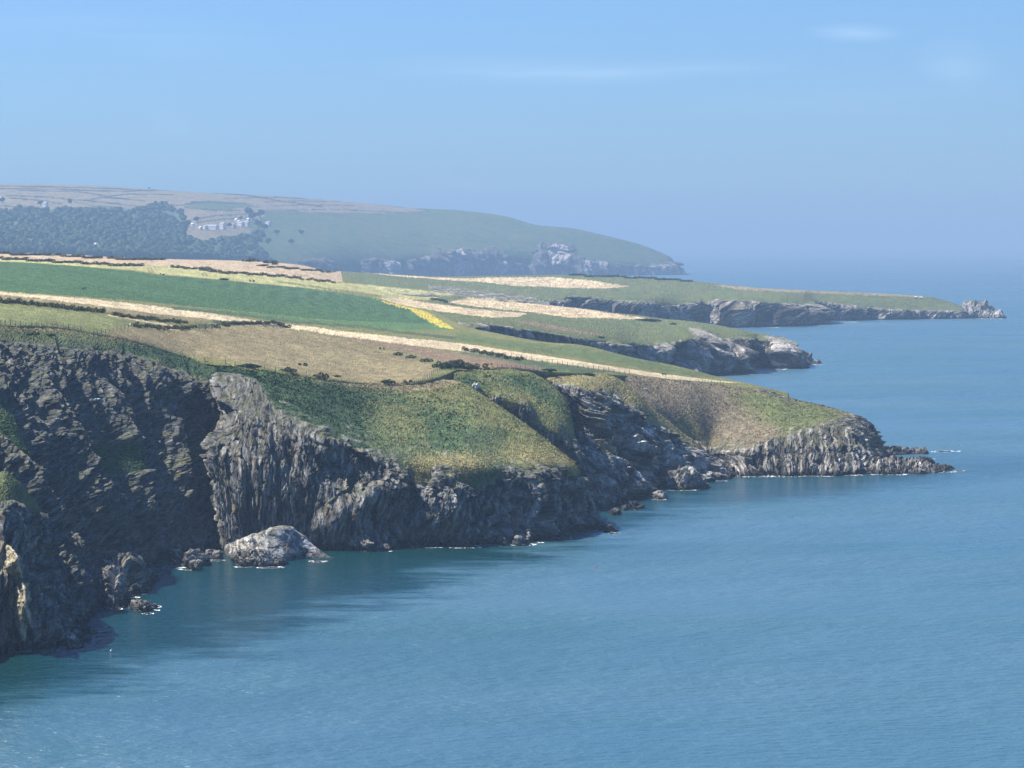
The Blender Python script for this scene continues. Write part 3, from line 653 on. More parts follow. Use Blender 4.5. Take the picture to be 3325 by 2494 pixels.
Qs = [
 [(1100,None,1900),(1100,1080,1900),(1100,1020,1900),(1100,980,2100),(1100,940,2300),(1100,915,2500)],
 [(1300,None,1700),(1300,1080,1700),(1300,1035,1700),(1300,1010,1850),(1300,975,2150),(1300,958,2350)],
 [(1500,None,1560),(1500,1080,1560),(1500,1047,1600),(1500,1020,1800),(1500,990,2120),(1500,966,2400)],
 [(1620,None,1600),(1620,1085,1602),(1620,1056,1610),(1620,1033,1800),(1620,1008,2130),(1620,978,2420)],
 [(1750,None,1630),(1750,1110,1632),(1750,1076,1640),(1750,1050,1820),(1750,1020,2150),(1750,988,2450)],
 [(1890,None,1680),(1890,1130,1682),(1890,1101,1690),(1890,1070,1850),(1890,1035,2150),(1890,1002,2450)],
 [(1990,None,1790),(1990,1150,1792),(1990,1115,1800),(1990,1085,1900),(1990,1050,2150),(1990,1015,2420)],
 [(2080,None,1880),(2080,1170,1885),(2080,1125,1895),(2080,1095,1980),(2080,1060,2170),(2080,1025,2400)],
 [(2170,None,1930),(2175,1170,1935),(2170,1115,1950),(2170,1090,2010),(2170,1060,2180),(2150,1035,2380)],
 [(2260,None,1950),(2260,1160,1960),(2255,1100,1980),(2250,1078,2030),(2250,1060,2180),(2230,1042,2330)],
 [(2370,1212),(2360,1150,2010),(2350,1100,2025),(2345,1085,2060),(2340,1070,2180),(2330,1056,2300)],
 [(2445,1213),(2430,1150,2015),(2420,1098,2040),(2410,1092,2070),(2410,1080,2150),(2400,1070,2270)],
 [(2480,1195),(2480,1150,2095),(2475,1100,2110),(2470,1092,2130),(2465,1085,2170),(2455,1081,2250)],
 [(2550,1197),(2550,1150,2090),(2540,1108,2105),(2530,1098,2130),(2520,1095,2170),(2500,1090,2230)],
 [(2600,1193),(2585,1165,2110),(2570,1140,2120),(2560,1125,2140),(2550,1115,2170),(2535,1105,2220)],
 [(2612,None,2150),(2595,1170,2150),(2580,1150,2160),(2570,1135,2170),(2560,1125,2190),(2545,1115,2230)]]
QP = [('earth',3,[(2240,1065),(2280,1070),(2320,1100),(2260,1100)])]
def q_extra(x, y, X, cv, cr):
    for p in ([(2235,1063),(2285,1072),(2330,1098),(2380,1110),(2330,1122),(2270,1095)], [(2100,1108),(2160,1108),(2170,1140),(2110,1150)], [(2480,1092),(2545,1100),(2570,1135),(2520,1120)]):
        k = inpoly(x, y, p); cr[k] = cr[k]*0.62+np.array((.46, .42, .36))*0.38
    return cv, cr
sheet('second_headland', Qs, 2, .42, (.85, .1, .4), edge=.14, back=(60, -20), paints=PAINT+QP, default='green', seed=13, steep=.5, extra=q_extra, amp=.8, dents=[(2150,1140,30,45,0,6),(2225,1150,45,60,0,-14),(2320,1165,55,70,-20,10),(2420,1170,45,60,-15,8),(2465,1150,30,70,0,-18),(2550,1155,50,60,0,9),(2070,1140,40,30,0,-10),(1990,1130,30,30,0,7)], step=2.2,
      rockpoly=[[(2235,1063),(2290,1072),(2340,1098),(2300,1110),(2260,1095)],[(2480,1090),(2530,1093),(2580,1130),(2500,1130)]], rock_l=(.42,.38,.33), vegbump=.2)

Ts = [
 [(1050,None,2700),(1050,1000,2700),(1050,950,2700),(1050,925,2900),(1050,905,3100),(1050,880,3500)],
 [(1250,None,2700),(1250,1000,2700),(1250,955,2750),(1250,925,2950),(1250,905,3200),(1250,890,3500)],
 [(1450,None,2750),(1450,1010,2750),(1450,960,2800),(1450,935,3000),(1450,915,3250),(1450,899,3550)],
 [(1650,None,2800),(1650,1020,2800),(1650,975,2850),(1650,945,3050),(1650,920,3300),(1650,896,3650)],
 [(1820,None,2900),(1820,1020,2900),(1820,975,2920),(1820,955,3050),(1820,930,3350),(1820,893,3700)],
 [(1850,None,2950),(1850,1020,2960),(1850,962,2980),(1850,950,3080),(1850,930,3350),(1850,894,3700)],
 [(1980,None,2980),(1980,1020,2990),(1980,972,3010),(1980,952,3120),(1980,930,3400),(1980,897,3700)],
 [(2120,None,3000),(2125,1030,3010),(2110,980,3030),(2110,960,3120),(2110,935,3400),(2110,903,3700)],
 [(2200,None,3080),(2210,1030,3090),(2200,992,3105),(2200,960,3200),(2200,940,3400),(2200,909,3650)],
 [(2330,1062),(2320,1030,3140),(2290,975,3170),(2270,960,3230),(2260,945,3400),(2260,914,3620)],
 [(2420,1063),(2415,1020,3140),(2400,975,3170),(2400,963,3230),(2390,950,3380),(2390,929,3600)],
 [(2530,1060),(2530,1020,3170),(2530,985,3190),(2520,968,3240),(2510,952,3380),(2500,938,3580)],
 [(2625,1054),(2620,1020,3250),(2610,990,3270),(2600,972,3320),(2600,960,3420),(2600,943,3580)],
 [(2660,1043),(2655,1010,3390),(2650,982,3400),(2650,970,3440),(2650,960,3500),(2650,946,3600)],
 [(2760,1041),(2760,1010,3415),(2750,990,3430),(2750,975,3470),(2750,963,3530),(2750,949,3620)],
 [(2880,1038),(2880,1015,3455),(2870,1002,3470),(2870,985,3500),(2870,970,3560),(2870,955,3640)],
 [(3000,1036),(3000,1020,3484),(2990,1008,3495),(2990,995,3530),(2990,980,3580),(2990,962,3660)],
 [(3100,1035),(3100,1020,3500),(3090,1010,3510),(3080,1003,3540),(3070,993,3590),(3060,974,3660)],
 [(3155,1034),(3140,1022,3512),(3135,1012,3520),(3130,1007,3550),(3125,1002,3590),(3120,996,3650)],
 [(3160,None,3700),(3150,1024,3700),(3145,1018,3700),(3140,1013,3700),(3138,1008,3700),(3135,1004,3700)]]
sheet('third_headland', Ts, 2, .6, (-.62, .1, .78), edge=.13, back=(80, -20), paints=PAINT, default='green', seed=15, steep=.6, amp=.8, dents=[(2290,1020,40,50,0,-22),(2390,1020,60,60,0,22),(2480,1025,35,45,0,-20),(2560,1025,50,45,0,15),(2630,1020,25,45,0,20),(2670,1015,25,35,0,-22),(2760,1015,40,30,0,12),(2840,1018,30,25,0,-12),(2930,1020,40,22,0,10)], step=2.0,
      rockpoly=[[(1390,925),(1480,935),(1620,950),(1730,962),(1760,975),(1600,968),(1400,945)]], rock_l=(.40,.36,.31), vegbump=.2)

Fs = [
 [(-1500,None,4900),(-1500,850,5200),(-1500,760,5800),(-1500,670,7000),(-1500,585,8400)],
 [(-300,None,5000),(-300,850,5300),(-300,780,5900),(-300,690,7000),(-300,592,8500)],
 [(0,None,5100),(0,855,5300),(0,780,6000),(0,690,7000),(0,597,8500)],
 [(300,None,5200),(300,860,5400),(300,780,6000),(300,690,7100),(300,603,8550)],
 [(600,None,5500),(600,865,5700),(600,800,6300),(600,720,7100),(600,622,8600)],
 [(900,None,6500),(900,870,6600),(900,810,7000),(900,740,7700),(900,637,8700)],
 [(1150,None,7500),(1150,850,7600),(1150,800,7800),(1150,740,8200),(1150,657,8900)],
 [(1350,None,8000),(1350,840,8030),(1350,800,8150),(1350,745,8400),(1350,676,9000)],
 [(1500,None,8150),(1500,825,8180),(1500,790,8280),(1500,745,8500),(1500,684,9000)],
 [(1640,None,8250),(1640,830,8280),(1640,800,8360),(1640,760,8530),(1640,703,8950)],
 [(1740,897),(1740,840,8350),(1740,800,8430),(1740,770,8550),(1740,731,8900)],
 [(1860,896),(1860,845,8430),(1860,810,8520),(1860,780,8640),(1860,743,8900)],
 [(1980,895),(1980,855,8510),(1980,830,8580),(1980,800,8700),(1980,770,8900)],
 [(2080,894),(2080,860,8590),(2080,840,8650),(2080,818,8750),(2075,795,8900)],
 [(2170,893),(2165,865,8670),(2160,853,8700),(2160,843,8750),(2155,827,8900)],
 [(2205,892),(2195,875,8760),(2190,865,8780),(2186,855,8800),(2182,845,8900)],
 [(2238,891),(2225,888,8850),(2215,886,8860),(2205,882,8880),(2198,878,8950)]]
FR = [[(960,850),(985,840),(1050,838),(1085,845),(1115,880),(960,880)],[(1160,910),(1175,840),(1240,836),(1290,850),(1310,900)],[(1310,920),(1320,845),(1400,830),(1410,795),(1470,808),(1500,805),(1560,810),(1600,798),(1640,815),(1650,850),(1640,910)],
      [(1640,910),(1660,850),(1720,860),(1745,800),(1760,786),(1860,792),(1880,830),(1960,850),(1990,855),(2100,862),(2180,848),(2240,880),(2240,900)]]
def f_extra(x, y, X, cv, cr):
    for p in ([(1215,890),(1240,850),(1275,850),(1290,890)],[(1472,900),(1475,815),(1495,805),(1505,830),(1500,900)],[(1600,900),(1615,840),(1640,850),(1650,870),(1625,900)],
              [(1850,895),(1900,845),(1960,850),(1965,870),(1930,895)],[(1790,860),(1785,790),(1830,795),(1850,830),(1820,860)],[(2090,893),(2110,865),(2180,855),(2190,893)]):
        k = inpoly(x, y, p); cr[k] = cr[k]*0.4+np.array((.55, .46, .41))*0.6  # pale patches: sunlit cliff faces painted into the rock colour
    m = np.zeros(len(x), bool); jx = perlin(X/60.0)*3
    for ln, wd in FARH:
        for (x1, y1), (x2, y2) in zip(ln[:-1], ln[1:]):
            t = np.clip(((x-x1)*(x2-x1)+(y-y1)*(y2-y1))/((x2-x1)**2+(y2-y1)**2), 0, 1)
            m |= np.hypot(x+jx-(x1+t*(x2-x1)), (y-(y1+t*(y2-y1)))) < wd*1.35
    cv[m] = np.array((.035, .045, .022)); return cv, cr
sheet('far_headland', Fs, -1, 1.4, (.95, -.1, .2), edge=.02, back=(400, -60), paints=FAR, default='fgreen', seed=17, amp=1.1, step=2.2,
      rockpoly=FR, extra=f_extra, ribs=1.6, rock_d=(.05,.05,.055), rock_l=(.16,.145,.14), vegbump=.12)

# ------------------------------------------------------------------ what is seen where: a coarse lookup of the built land
RX = []; RP = []
for k, (gx, gy, P) in SURF.items():
    qx, qy = pix(P); m = (qx > -60) & (qx < 3400) & (P[..., 2] > -1)
    RX.append(np.stack([qx[m], qy[m]], -1)); RP.append(P[m])
RX = np.concatenate(RX); RP = np.concatenate(RP)
CELL = 5.0
cid = (np.floor(RX[:, 0]/CELL).astype(int)+50)*2000+np.floor(RX[:, 1]/CELL).astype(int)
order = np.lexsort((RP[:, 1], cid)); cs = cid[order]; first = np.concatenate([[True], cs[1:] != cs[:-1]])
LOOK = dict(zip(cs[first].tolist(), order[first].tolist()))
def ground(x, y, far=None):
    """land point under photo pixel (x, y)"""
    for r in range(0, 7):
        best = None
        for i in range(-r, r+1):
            for j in range(-r, r+1):
                if max(abs(i), abs(j)) != r: continue
                k = LOOK.get((int(math.floor(x/CELL))+i+50)*2000+int(math.floor(y/CELL))+j)
                if k is not None and (far is None or RP[k, 1] > far):
                    e = (RX[k, 0]-x)**2+(RX[k, 1]-y)**2
                    if best is None or e < best[0]: best = (e, k)
        if best: 
            p = RP[best[1]]; d = p[1]
            return np.array([(x-CX)/F*d, d, p[2]])
    return None

def simple_mat(name, c, rough=0.85, noise=0.0, nscale=1.0, spec=0.2):
    m, t, b = new_mat(name); b.inputs['Roughness'].default_value = rough
    b.inputs['Specular IOR Level'].default_value = spec
    tcn = nod(t, 'ShaderNodeTexCoord'); n1 = nod(t, 'ShaderNodeTexNoise'); n1.inputs['Scale'].default_value = nscale; n1.inputs['Detail'].default_value = 4
    t.links.new(tcn.outputs['Object'], n1.inputs['Vector'])
    r = nod(t, 'ShaderNodeMapRange'); r.inputs[1].default_value = .3; r.inputs[2].default_value = .7
    r.inputs[3].default_value = 1-noise; r.inputs[4].default_value = 1+noise; t.links.new(n1.outputs[0], r.inputs[0])
    v = nod(t, 'ShaderNodeVectorMath', operation='SCALE'); v.inputs[0].default_value = c; t.links.new(r.outputs[0], v.inputs['Scale'])
    t.links.new(v.outputs[0], b.inputs['Base Color'])
    return m
def leaf_mat(name, c1, c2):
    m, t, b = new_mat(name); a = nod(t, 'ShaderNodeAttribute', attribute_name='tone')
    mx = nod(t, 'ShaderNodeMix', data_type='RGBA'); mx.inputs[6].default_value = (*c1, 1); mx.inputs[7].default_value = (*c2, 1)
    t.links.new(a.outputs['Fac'], mx.inputs[0]); t.links.new(mx.outputs[2], b.inputs['Base Color']); return m
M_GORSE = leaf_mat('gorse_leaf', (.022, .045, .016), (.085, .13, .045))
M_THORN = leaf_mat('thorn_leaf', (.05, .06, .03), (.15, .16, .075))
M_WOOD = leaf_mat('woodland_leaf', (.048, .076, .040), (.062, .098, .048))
M_POST = simple_mat('weathered_post', (.30, .27, .22), noise=.3, nscale=4)
M_DPOST = simple_mat('dark_post', (.07, .06, .05), noise=.3, nscale=4)
M_WIRE = simple_mat('fence_wire', (.25, .25, .24), .5)
M_WHITE = simple_mat('white_render', (.80, .79, .75), noise=.05, nscale=.5)
M_SLATE = simple_mat('slate_roof', (.33, .33, .34), noise=.2, nscale=1)
M_DARK = simple_mat('dark_glass', (.03, .035, .04), .3)
M_BARK = simple_mat('tree_bark', (.10, .08, .06), noise=.3, nscale=2)
M_FOAM = simple_mat('sea_foam', (.85, .87, .88), .9, noise=.1, nscale=1)
M_ORANGE = simple_mat('buoy_orange', (.75, .13, .03), .4)
M_GULLW = simple_mat('gull_white', (.85, .85, .83), .7); M_GULLG = simple_mat('gull_grey', (.35, .37, .40), .7)
M_RED = simple_mat('buoy_red_band', (.6, .05, .04), .4)

# ---- loose rocks and boulders
def boulder(label, pts, th, s=.08, amp=1.0, tone=1.0, cat='boulder', name='boulder', strata=(.5, -.3, .8), group=None, beds=.5, lift=0, blocks=1.0, seed=0, front=0.0, wet=True):
    cols = []
    n = len(pts)
    for i, (x, yw, yc) in enumerate(pts):
        e = math.sin(math.pi*min(max((i+.0)/(n-1), .0), 1)); d0 = CAMZ*F/(yw-Y0)+front
        t_ = th*(0.25+0.75*e)
        if i in (0, n-1):
            dm = d0+th*.4; cols.append([(x, None, dm), (x, yw*.6+yc*.4, dm+.1), (x, yc, dm+.3)])
        else: cols.append([(x, None, d0), (x, yw*.45+yc*.55, d0+t_*.22), (x, yc, d0+t_*.5)])
    hgt = max((p[1]-p[2])/F*CAMZ*F/(p[1]-Y0) for p in pts)
    return sheet(name, cols, 9, s, strata, amp=amp, back=(th*.3, -hgt*.35), rock_d=tuple(.07*tone*k for k in (1, .97, .92)), rock_l=tuple(.34*tone*k for k in (1, .96, .88)),
          step=2.0, ribs=.2, blocks=blocks, beds=beds, kind=None, label=label, cat=cat, seed=seed, foot=-1.5, upw=1.0, smoothing=2, group=group)
boulder('large pale grey boulder at the foot of the sunlit buttress, biggest rock on the shore', [(728,1800,1785),(735,1810,1770),(765,1824,1755),(800,1832,1745),(850,1834,1727),(900,1832,1709),(940,1828,1712),(980,1822,1738),(1012,1820,1768),(1045,1820,1793),(1075,1820,1808),(1096,1820,1817)], 22, s=.10, tone=2.0, seed=21, front=6, amp=.5, blocks=.5)
boulder('low knobbly grey rock lapping in front of the large pale boulder', [(755,1826,1815),(775,1837,1795),(810,1840,1782),(850,1842,1783),(880,1840,1798),(915,1838,1815),(936,1834,1828)], 9, s=.07, tone=1.15, seed=22)
boulder('pointed grey rock standing in the water right of the large pale boulder', [(1116,1788,1782),(1130,1790,1765),(1160,1790,1738),(1178,1790,1727),(1190,1791,1742),(1202,1792,1765),(1216,1789,1784)], 7, s=.06, tone=1.1, seed=23, amp=1.2)
boulder('low whitish rock just right of the pointed grey rock', [(1208,1790,1782),(1222,1790,1772),(1245,1790,1767),(1262,1789,1772),(1273,1788,1783)], 4, s=.05, tone=1.6, seed=24)
boulder('small dark rock under the cliff beyond the low whitish rock', [(1262,1782,1775),(1272,1782,1757),(1284,1782,1752),(1291,1781,1772)], 4, s=.05, tone=.7, seed=25)
boulder('square pale block between the boulder pile and the large pale boulder', [(664,1816,1810),(672,1818,1790),(690,1818,1786),(712,1818,1788),(726,1816,1800)], 6, s=.05, tone=1.6, seed=26, blocks=.6)
PILE = [([(588,1838,1830),(600,1842,1800),(615,1842,1784),(640,1840,1785),(665,1838,1802),(685,1833,1822)],7,1.15,'largest grey boulder of the pile at the head of the dark cove'),
 ([(545,1812,1800),(555,1815,1782),(568,1815,1780),(572,1813,1795)],3.5,1.2,'rounded boulder topping the left of the cove pile'),
 ([(568,1808,1795),(577,1810,1776),(588,1810,1782),(592,1808,1798)],3.5,1.4,'small pale boulder balanced at the top of the cove pile'),
 ([(560,1826,1818),(572,1828,1812),(590,1828,1816),(600,1827,1824)],3,.9,'flat grey slab in the middle of the cove pile'),
 ([(535,1832,1826),(550,1834,1820),(580,1834,1822),(594,1832,1830)],3,1.5,'long pale slab along the waterline of the cove pile'),
 ([(498,1838,1832),(510,1840,1827),(525,1840,1828),(534,1839,1836)],3,1.1,'flat rock lying leftmost in the water beside the cove pile'),
 ([(548,1822,1812),(560,1825,1802),(578,1826,1800),(592,1824,1812)],4,1.0,'dark wedge rock behind the long pale slab of the cove pile'),
 ([(612,1850,1840),(625,1852,1826),(645,1852,1826),(655,1849,1842)],3,1.3,'ribbed pale rock at the front foot of the cove pile')]
for i, (p, th, tn, lb) in enumerate(PILE): boulder(lb, p, th, s=.05, tone=tn, seed=30+i, group='boulders piled in the dark cove')
boulder('broad grey rock tongue running into the cove water below the dark cliff', [(335,1925,1860),(345,1930,1830),(365,1935,1800),(390,1938,1795),(425,1936,1806),(450,1928,1825),(475,1915,1842),(495,1902,1866),(509,1893,1886)], 26, s=.11, tone=.95, seed=41, amp=1.1, strata=(.75, -.3, .5))
boulder('jagged grey rock mass in front of the broad rock tongue', [(262,1930,1900),(278,1948,1862),(296,1962,1853),(318,1968,1872),(340,1972,1862),(365,1976,1848),(390,1974,1868),(405,1960,1900),(412,1950,1930)], 18, s=.10, tone=1.0, seed=42, amp=1.25, strata=(.8, -.3, .5))
boulder('cone shaped rock at the tip of the rock tongue with white foam beside it', [(424,1928,1920),(436,1930,1900),(450,1930,1882),(464,1929,1900),(477,1926,1918)], 5, s=.06, tone=1.1, seed=43)
boulder('small dark boulder tucked under the cliff behind the rock tongue', [(302,1786,1778),(312,1788,1764),(326,1788,1762),(333,1786,1776)], 5, s=.06, tone=.55, seed=44, front=-60)
boulder('low reddish wet rock awash off the rock tongue with foam round it', [(414,1975,1968),(432,1980,1954),(455,1988,1950),(475,1988,1958),(492,1980,1962),(508,1972,1966)], 5, s=.05, tone=1.35, seed=45, name='sea_rock', cat='rock')
boulder('two-humped pale wet rock between the jagged rock mass and the reddish rock', [(344,1972,1966),(358,1976,1955),(375,1976,1958),(392,1975,1966),(404,1974,1957),(414,1974,1966)], 4, s=.05, tone=1.3, seed=46, name='sea_rock', cat='rock')
boulder('small low rock alone in the water right of the corner crag', [(282,2056,2052),(292,2059,2045),(306,2059,2046),(322,2056,2053)], 3, s=.05, tone=1.1, seed=47, name='sea_rock', cat='rock')
boulder('pale ribbed rock at the right foot of the corner crag', [(212,2100,2090),(228,2104,2058),(242,2104,2062),(262,2100,2078),(276,2097,2090)], 5, s=.05, tone=1.7, seed=48)
boulder('dark upright rock standing at the foot of the cliff right of the corner crag', [(252,2020,2010),(260,2026,1992),(270,2028,1990),(279,2026,2012)], 5, s=.06, tone=.6, seed=49)
boulder('wide pale rock in the bottom left corner at the foot of the crag', [(0,2112,2100),(30,2113,2080),(62,2108,2050),(85,2106,2044),(105,2104,2060),(126,2100,2085)], 8, s=.07, tone=1.5, seed=50)
boulder('long low dark ledge between the wide corner rock and the pale ribbed rock', [(60,2116,2106),(95,2112,2072),(140,2106,2058),(185,2100,2046),(225,2096,2052),(262,2090,2060),(292,2082,2070),(306,2076,2072)], 16, s=.09, tone=.75, seed=52, amp=1.1, strata=(.9, -.2, .4), name='rock_shelf', cat='rock')
boulder('grey streaked wedge leaning against the crag above the wide corner rock', [(70,2100,2080),(95,2102,2040),(118,2100,2032),(128,2098,2070),(134,2096,2092)], 6, s=.06, tone=1.2, seed=51, strata=(.9, -.2, .4))
RUB = [([(1488,1745,1735),(1500,1748,1705),(1520,1748,1690),(1534,1746,1712)],6,.9,'tall rounded boulder leftmost below the promontory cliff'),
 ([(1468,1772,1765),(1490,1775,1755),(1515,1774,1752),(1530,1772,1764)],5,.8,'flat dark boulder at the waterline leftmost below the promontory cliff'),
 ([(1548,1700,1685),(1562,1700,1655),(1580,1700,1650),(1594,1698,1680)],5,1.4,'pale angular rock highest on the slope of rubble'),
 ([(1560,1762,1750),(1575,1765,1732),(1598,1765,1728),(1618,1763,1748)],6,1.1,'rounded pale boulder in the middle of the rubble'),
 ([(1606,1768,1755),(1622,1770,1742),(1640,1770,1748),(1652,1768,1760)],5,.8,'dark wedge boulder in the middle of the rubble'),
 ([(1640,1740,1730),(1652,1742,1710),(1668,1742,1712),(1678,1740,1732)],4,1.1,'small tilted block above the wave line of the rubble'),
 ([(1664,1768,1758),(1680,1771,1746),(1700,1771,1748),(1715,1768,1760)],5,1.5,'pale boulder where waves break white'),
 ([(1698,1758,1748),(1710,1760,1722),(1722,1761,1730),(1738,1759,1752)],5,1.3,'pointed pale rock behind the breaking waves'),
 ([(1776,1745,1735),(1786,1748,1714),(1796,1748,1716),(1804,1746,1738)],4,1.4,'narrow pale upright rock in the dark overhang'),
 ([(1808,1742,1735),(1825,1744,1720),(1842,1743,1726),(1854,1741,1736)],5,.8,'dark low boulder near the promontory tip'),
 ([(1690,1725,1712),(1704,1727,1700),(1720,1726,1706),(1728,1724,1718)],4,1.0,'grey block resting on top of the rubble'),
 ([(1590,1722,1712),(1604,1724,1690),(1622,1723,1696),(1632,1721,1712)],4,1.2,'split pale block high in the rubble')]
for i, (p, th, tn, lb) in enumerate(RUB): boulder(lb, p, th, s=.06, tone=tn, seed=60+i, group='boulders under the promontory cliff', front=-1.5)
boulder('low dark reef running out from the promontory tip', [(1930,1722,1712),(1948,1724,1700),(1965,1727,1704),(1985,1730,1716),(2008,1731,1728)], 7, s=.07, tone=.7, seed=80, name='sea_rock', cat='rock')
boulder('golden brown rock alone in the sea off the cove', [(2106,1610,1606),(2120,1616,1601),(2140,1622,1597),(2155,1622,1606),(2166,1619,1613)], 7, s=.08, tone=1.6, seed=81, name='sea_rock', cat='rock')
boulder('big blocky grey rock stack at the mouth of the cove', [(2138,1580,1572),(2148,1584,1548),(2165,1588,1535),(2190,1591,1526),(2215,1592,1528),(2240,1591,1538),(2262,1590,1556),(2280,1588,1572),(2296,1584,1580)], 16, s=.12, tone=1.15, seed=82, amp=1.2, name='sea_rock', cat='rock')
boulder('small ribbed rock left of the blocky rock stack', [(2096,1568,1560),(2106,1571,1545),(2122,1572,1540),(2138,1570,1556)], 7, s=.09, tone=.9, seed=83, front=10, name='sea_rock', cat='rock')
boulder('steep striped rock fin sloping down to the water in the cove', [(2010,1618,1560),(2022,1620,1530),(2040,1617,1528),(2065,1610,1552),(2090,1604,1575),(2112,1600,1594)], 9, s=.1, tone=1.0, seed=84, strata=(.95,-.1,.2), name='sea_rock', cat='rock')
for i, (p, lb) in enumerate([([(1975,1668,1662),(1990,1672,1648),(2008,1672,1650),(2020,1668,1664)],'dark rock at the foot of the second ridge'),
   ([(2010,1655,1652),(2040,1658,1644),(2070,1656,1648),(2092,1652,1650)],'thin dark ledge just above the water, nearest the second ridge'),
   ([(2000,1642,1638),(2030,1644,1632),(2058,1643,1634),(2080,1641,1639)],'thin dark ledge farther out from the second ridge')]):
    boulder(lb, p, 6, s=.07, tone=.55, seed=86+i, name='sea_rock', cat='rock')
boulder('long low rock spit pointing right from the rocky point', [(2790,1541,1515),(2830,1541,1500),(2880,1541,1494),(2930,1540,1496),(2980,1539,1503),(3020,1536,1512),(3060,1532,1521),(3112,1528,1526)], 45, s=.16, tone=.9, seed=90, amp=.9, strata=(.8,-.1,.5), beds=1.5, name='rock_spit', cat='rock')
boulder('small dark knob on the far side of the long rock spit', [(2968,1508,1503),(2985,1508,1490),(3005,1508,1494),(3020,1508,1502),(3045,1512,1510)], 10, s=.1, tone=.5, seed=91, name='sea_rock', cat='rock')
boulder('brown rock ridge behind the rocky point ending in a knob', [(2815,1480,1425),(2840,1482,1440),(2870,1482,1458),(2920,1477,1464),(2970,1475,1463),(2995,1475,1452),(3010,1474,1458),(3024,1475,1472)], 30, s=.16, tone=1.05, seed=92, name='rock_spit', cat='rock')
boulder('dark shelf of rock between the rocky point and the spit', [(2780,1505,1492),(2810,1508,1480),(2850,1508,1476),(2890,1503,1478),(2930,1498,1488)], 12, s=.12, tone=.6, seed=93, name='rock_shelf', cat='rock')
boulder('rounded dark islet off the second headland', [(2572,1178,1172),(2580,1182,1156),(2600,1183,1153),(2620,1183,1155),(2638,1182,1168),(2648,1181,1178)], 40, s=.28, tone=.85, seed=94, amp=.6, name='islet', cat='islet')
boulder('tiny rock beyond the rounded dark islet', [(2643,1181,1177),(2650,1182,1173),(2658,1182,1174),(2664,1181,1179)], 14, s=.2, tone=.8, seed=95, name='sea_rock', cat='rock')
boulder('craggy rock stack at the far tip of the third headland', [(3106,1029,1008),(3122,1033,995),(3145,1034,988),(3180,1034,988),(3210,1034,991),(3235,1034,1001),(3250,1034,1003),(3256,1034,1016),(3272,1033,1030)], 140, s=.5, tone=1.1, seed=96, amp=.8, name='rock_stack', cat='rock')
boulder('small rock at the seaward corner of the second headland', [(2585,1196,1190),(2597,1198,1180),(2610,1197,1184),(2620,1195,1192)], 14, s=.2, tone=.9, seed=97, name='sea_rock', cat='rock')

def stone(x, y, wpx, hpx, label, tone=1.0, seed=0):
    g = ground(x, y); d = g[1]; r = wpx/F*d/2; h = hpx/F*d
    u, v = np.meshgrid(np.linspace(0, 2*np.pi, 15)[:-1], np.linspace(0, np.pi, 9))
    Q = np.stack([np.cos(u)*np.sin(v), np.sin(u)*np.sin(v), np.cos(v)], -1).reshape(-1, 3)
    f = 1+.6*facets(Q*1.4+seed)+.2*perlin(Q*3+seed)
    V = Q*f[:, None]*np.array([r, r*.8, h*.6])
    i = np.arange(9*14).reshape(9, 14); j = np.roll(i, -1, axis=1)
    Fq = np.stack([i[:-1], i[1:], j[1:], j[:-1]], -1).reshape(-1, 4)
    o = mesh_np('stone', V, Fq, simple_mat('pale_stone', (.5*tone, .48*tone, .43*tone), noise=.35, nscale=3), smooth=False)
    o.location = g+np.array([0, 0, h*.3]); setattrs(o, label, 'stone'); return o
stone(1547, 1258, 22, 18, 'pale rock catching the sun on the grassy second ridge', 1.2, 1)
stone(1662, 1283, 9, 5, 'small white stone on the slope of the second ridge', 1.4, 2)
stone(1325, 1098, 24, 6, 'flat pale rock outcrop at the edge of the straw coloured strip', .5, 3)
stone(2096, 1262, 12, 4, 'small pale stone in the heather above the cove', 1.2, 4)
stone(1905, 1455, 9, 9, 'small pale stone beside the dark spur of the cove', 1.3, 5)

# ---- bushes and hedges
def leafy(name, blobs, mat, leaf, dens, label=None, cat=None, group=None, loc=(0, 0, 0), kind=None, parent=None):
    """blobs: (x, y, z, rx, ry, rz); many small leaf sprays spread through each lobe"""
    VV = []; T = []
    for (x, y, z, rx, ry, rz) in blobs:
        n = max(14, int(dens*(rx*ry+rx*rz+ry*rz)/3*4*3.14/(leaf*leaf)))
        q = rng.normal(size=(n, 3)); q /= np.linalg.norm(q, axis=1)[:, None]
        rr = rng.uniform(.72, 1.06, n)[:, None]*(1+.18*perlin(q*2.2+x))[:, None]
        c = q*rr*np.array([rx, ry, rz])+np.array([x, y, z]); c = c[c[:, 2] > z-rz*.75]; q = q[:len(c)]; n = len(c)
        a = rng.normal(size=(n, 3)); a /= np.linalg.norm(a, axis=1)[:, None]; b_ = np.cross(a, rng.normal(size=(n, 3))); b_ /= np.linalg.norm(b_, axis=1)[:, None]
        sz = leaf*rng.uniform(.5, 1.2, n)[:, None]
        VV.append(np.stack([c-a*sz, c-b_*sz*.7, c+a*sz, c+b_*sz*.7], 1).reshape(-1, 3))
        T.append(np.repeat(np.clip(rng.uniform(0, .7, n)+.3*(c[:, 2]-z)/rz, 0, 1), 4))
    V = np.concatenate(VV)-np.array(loc); T = np.concatenate(T)
    o = mesh_np(name, V, np.arange(len(V)).reshape(-1, 4), mat, {'tone': ('FLOAT', T)}, smooth=False, parent=parent)
    o.location = loc; setattrs(o, label, cat, group, kind); return o
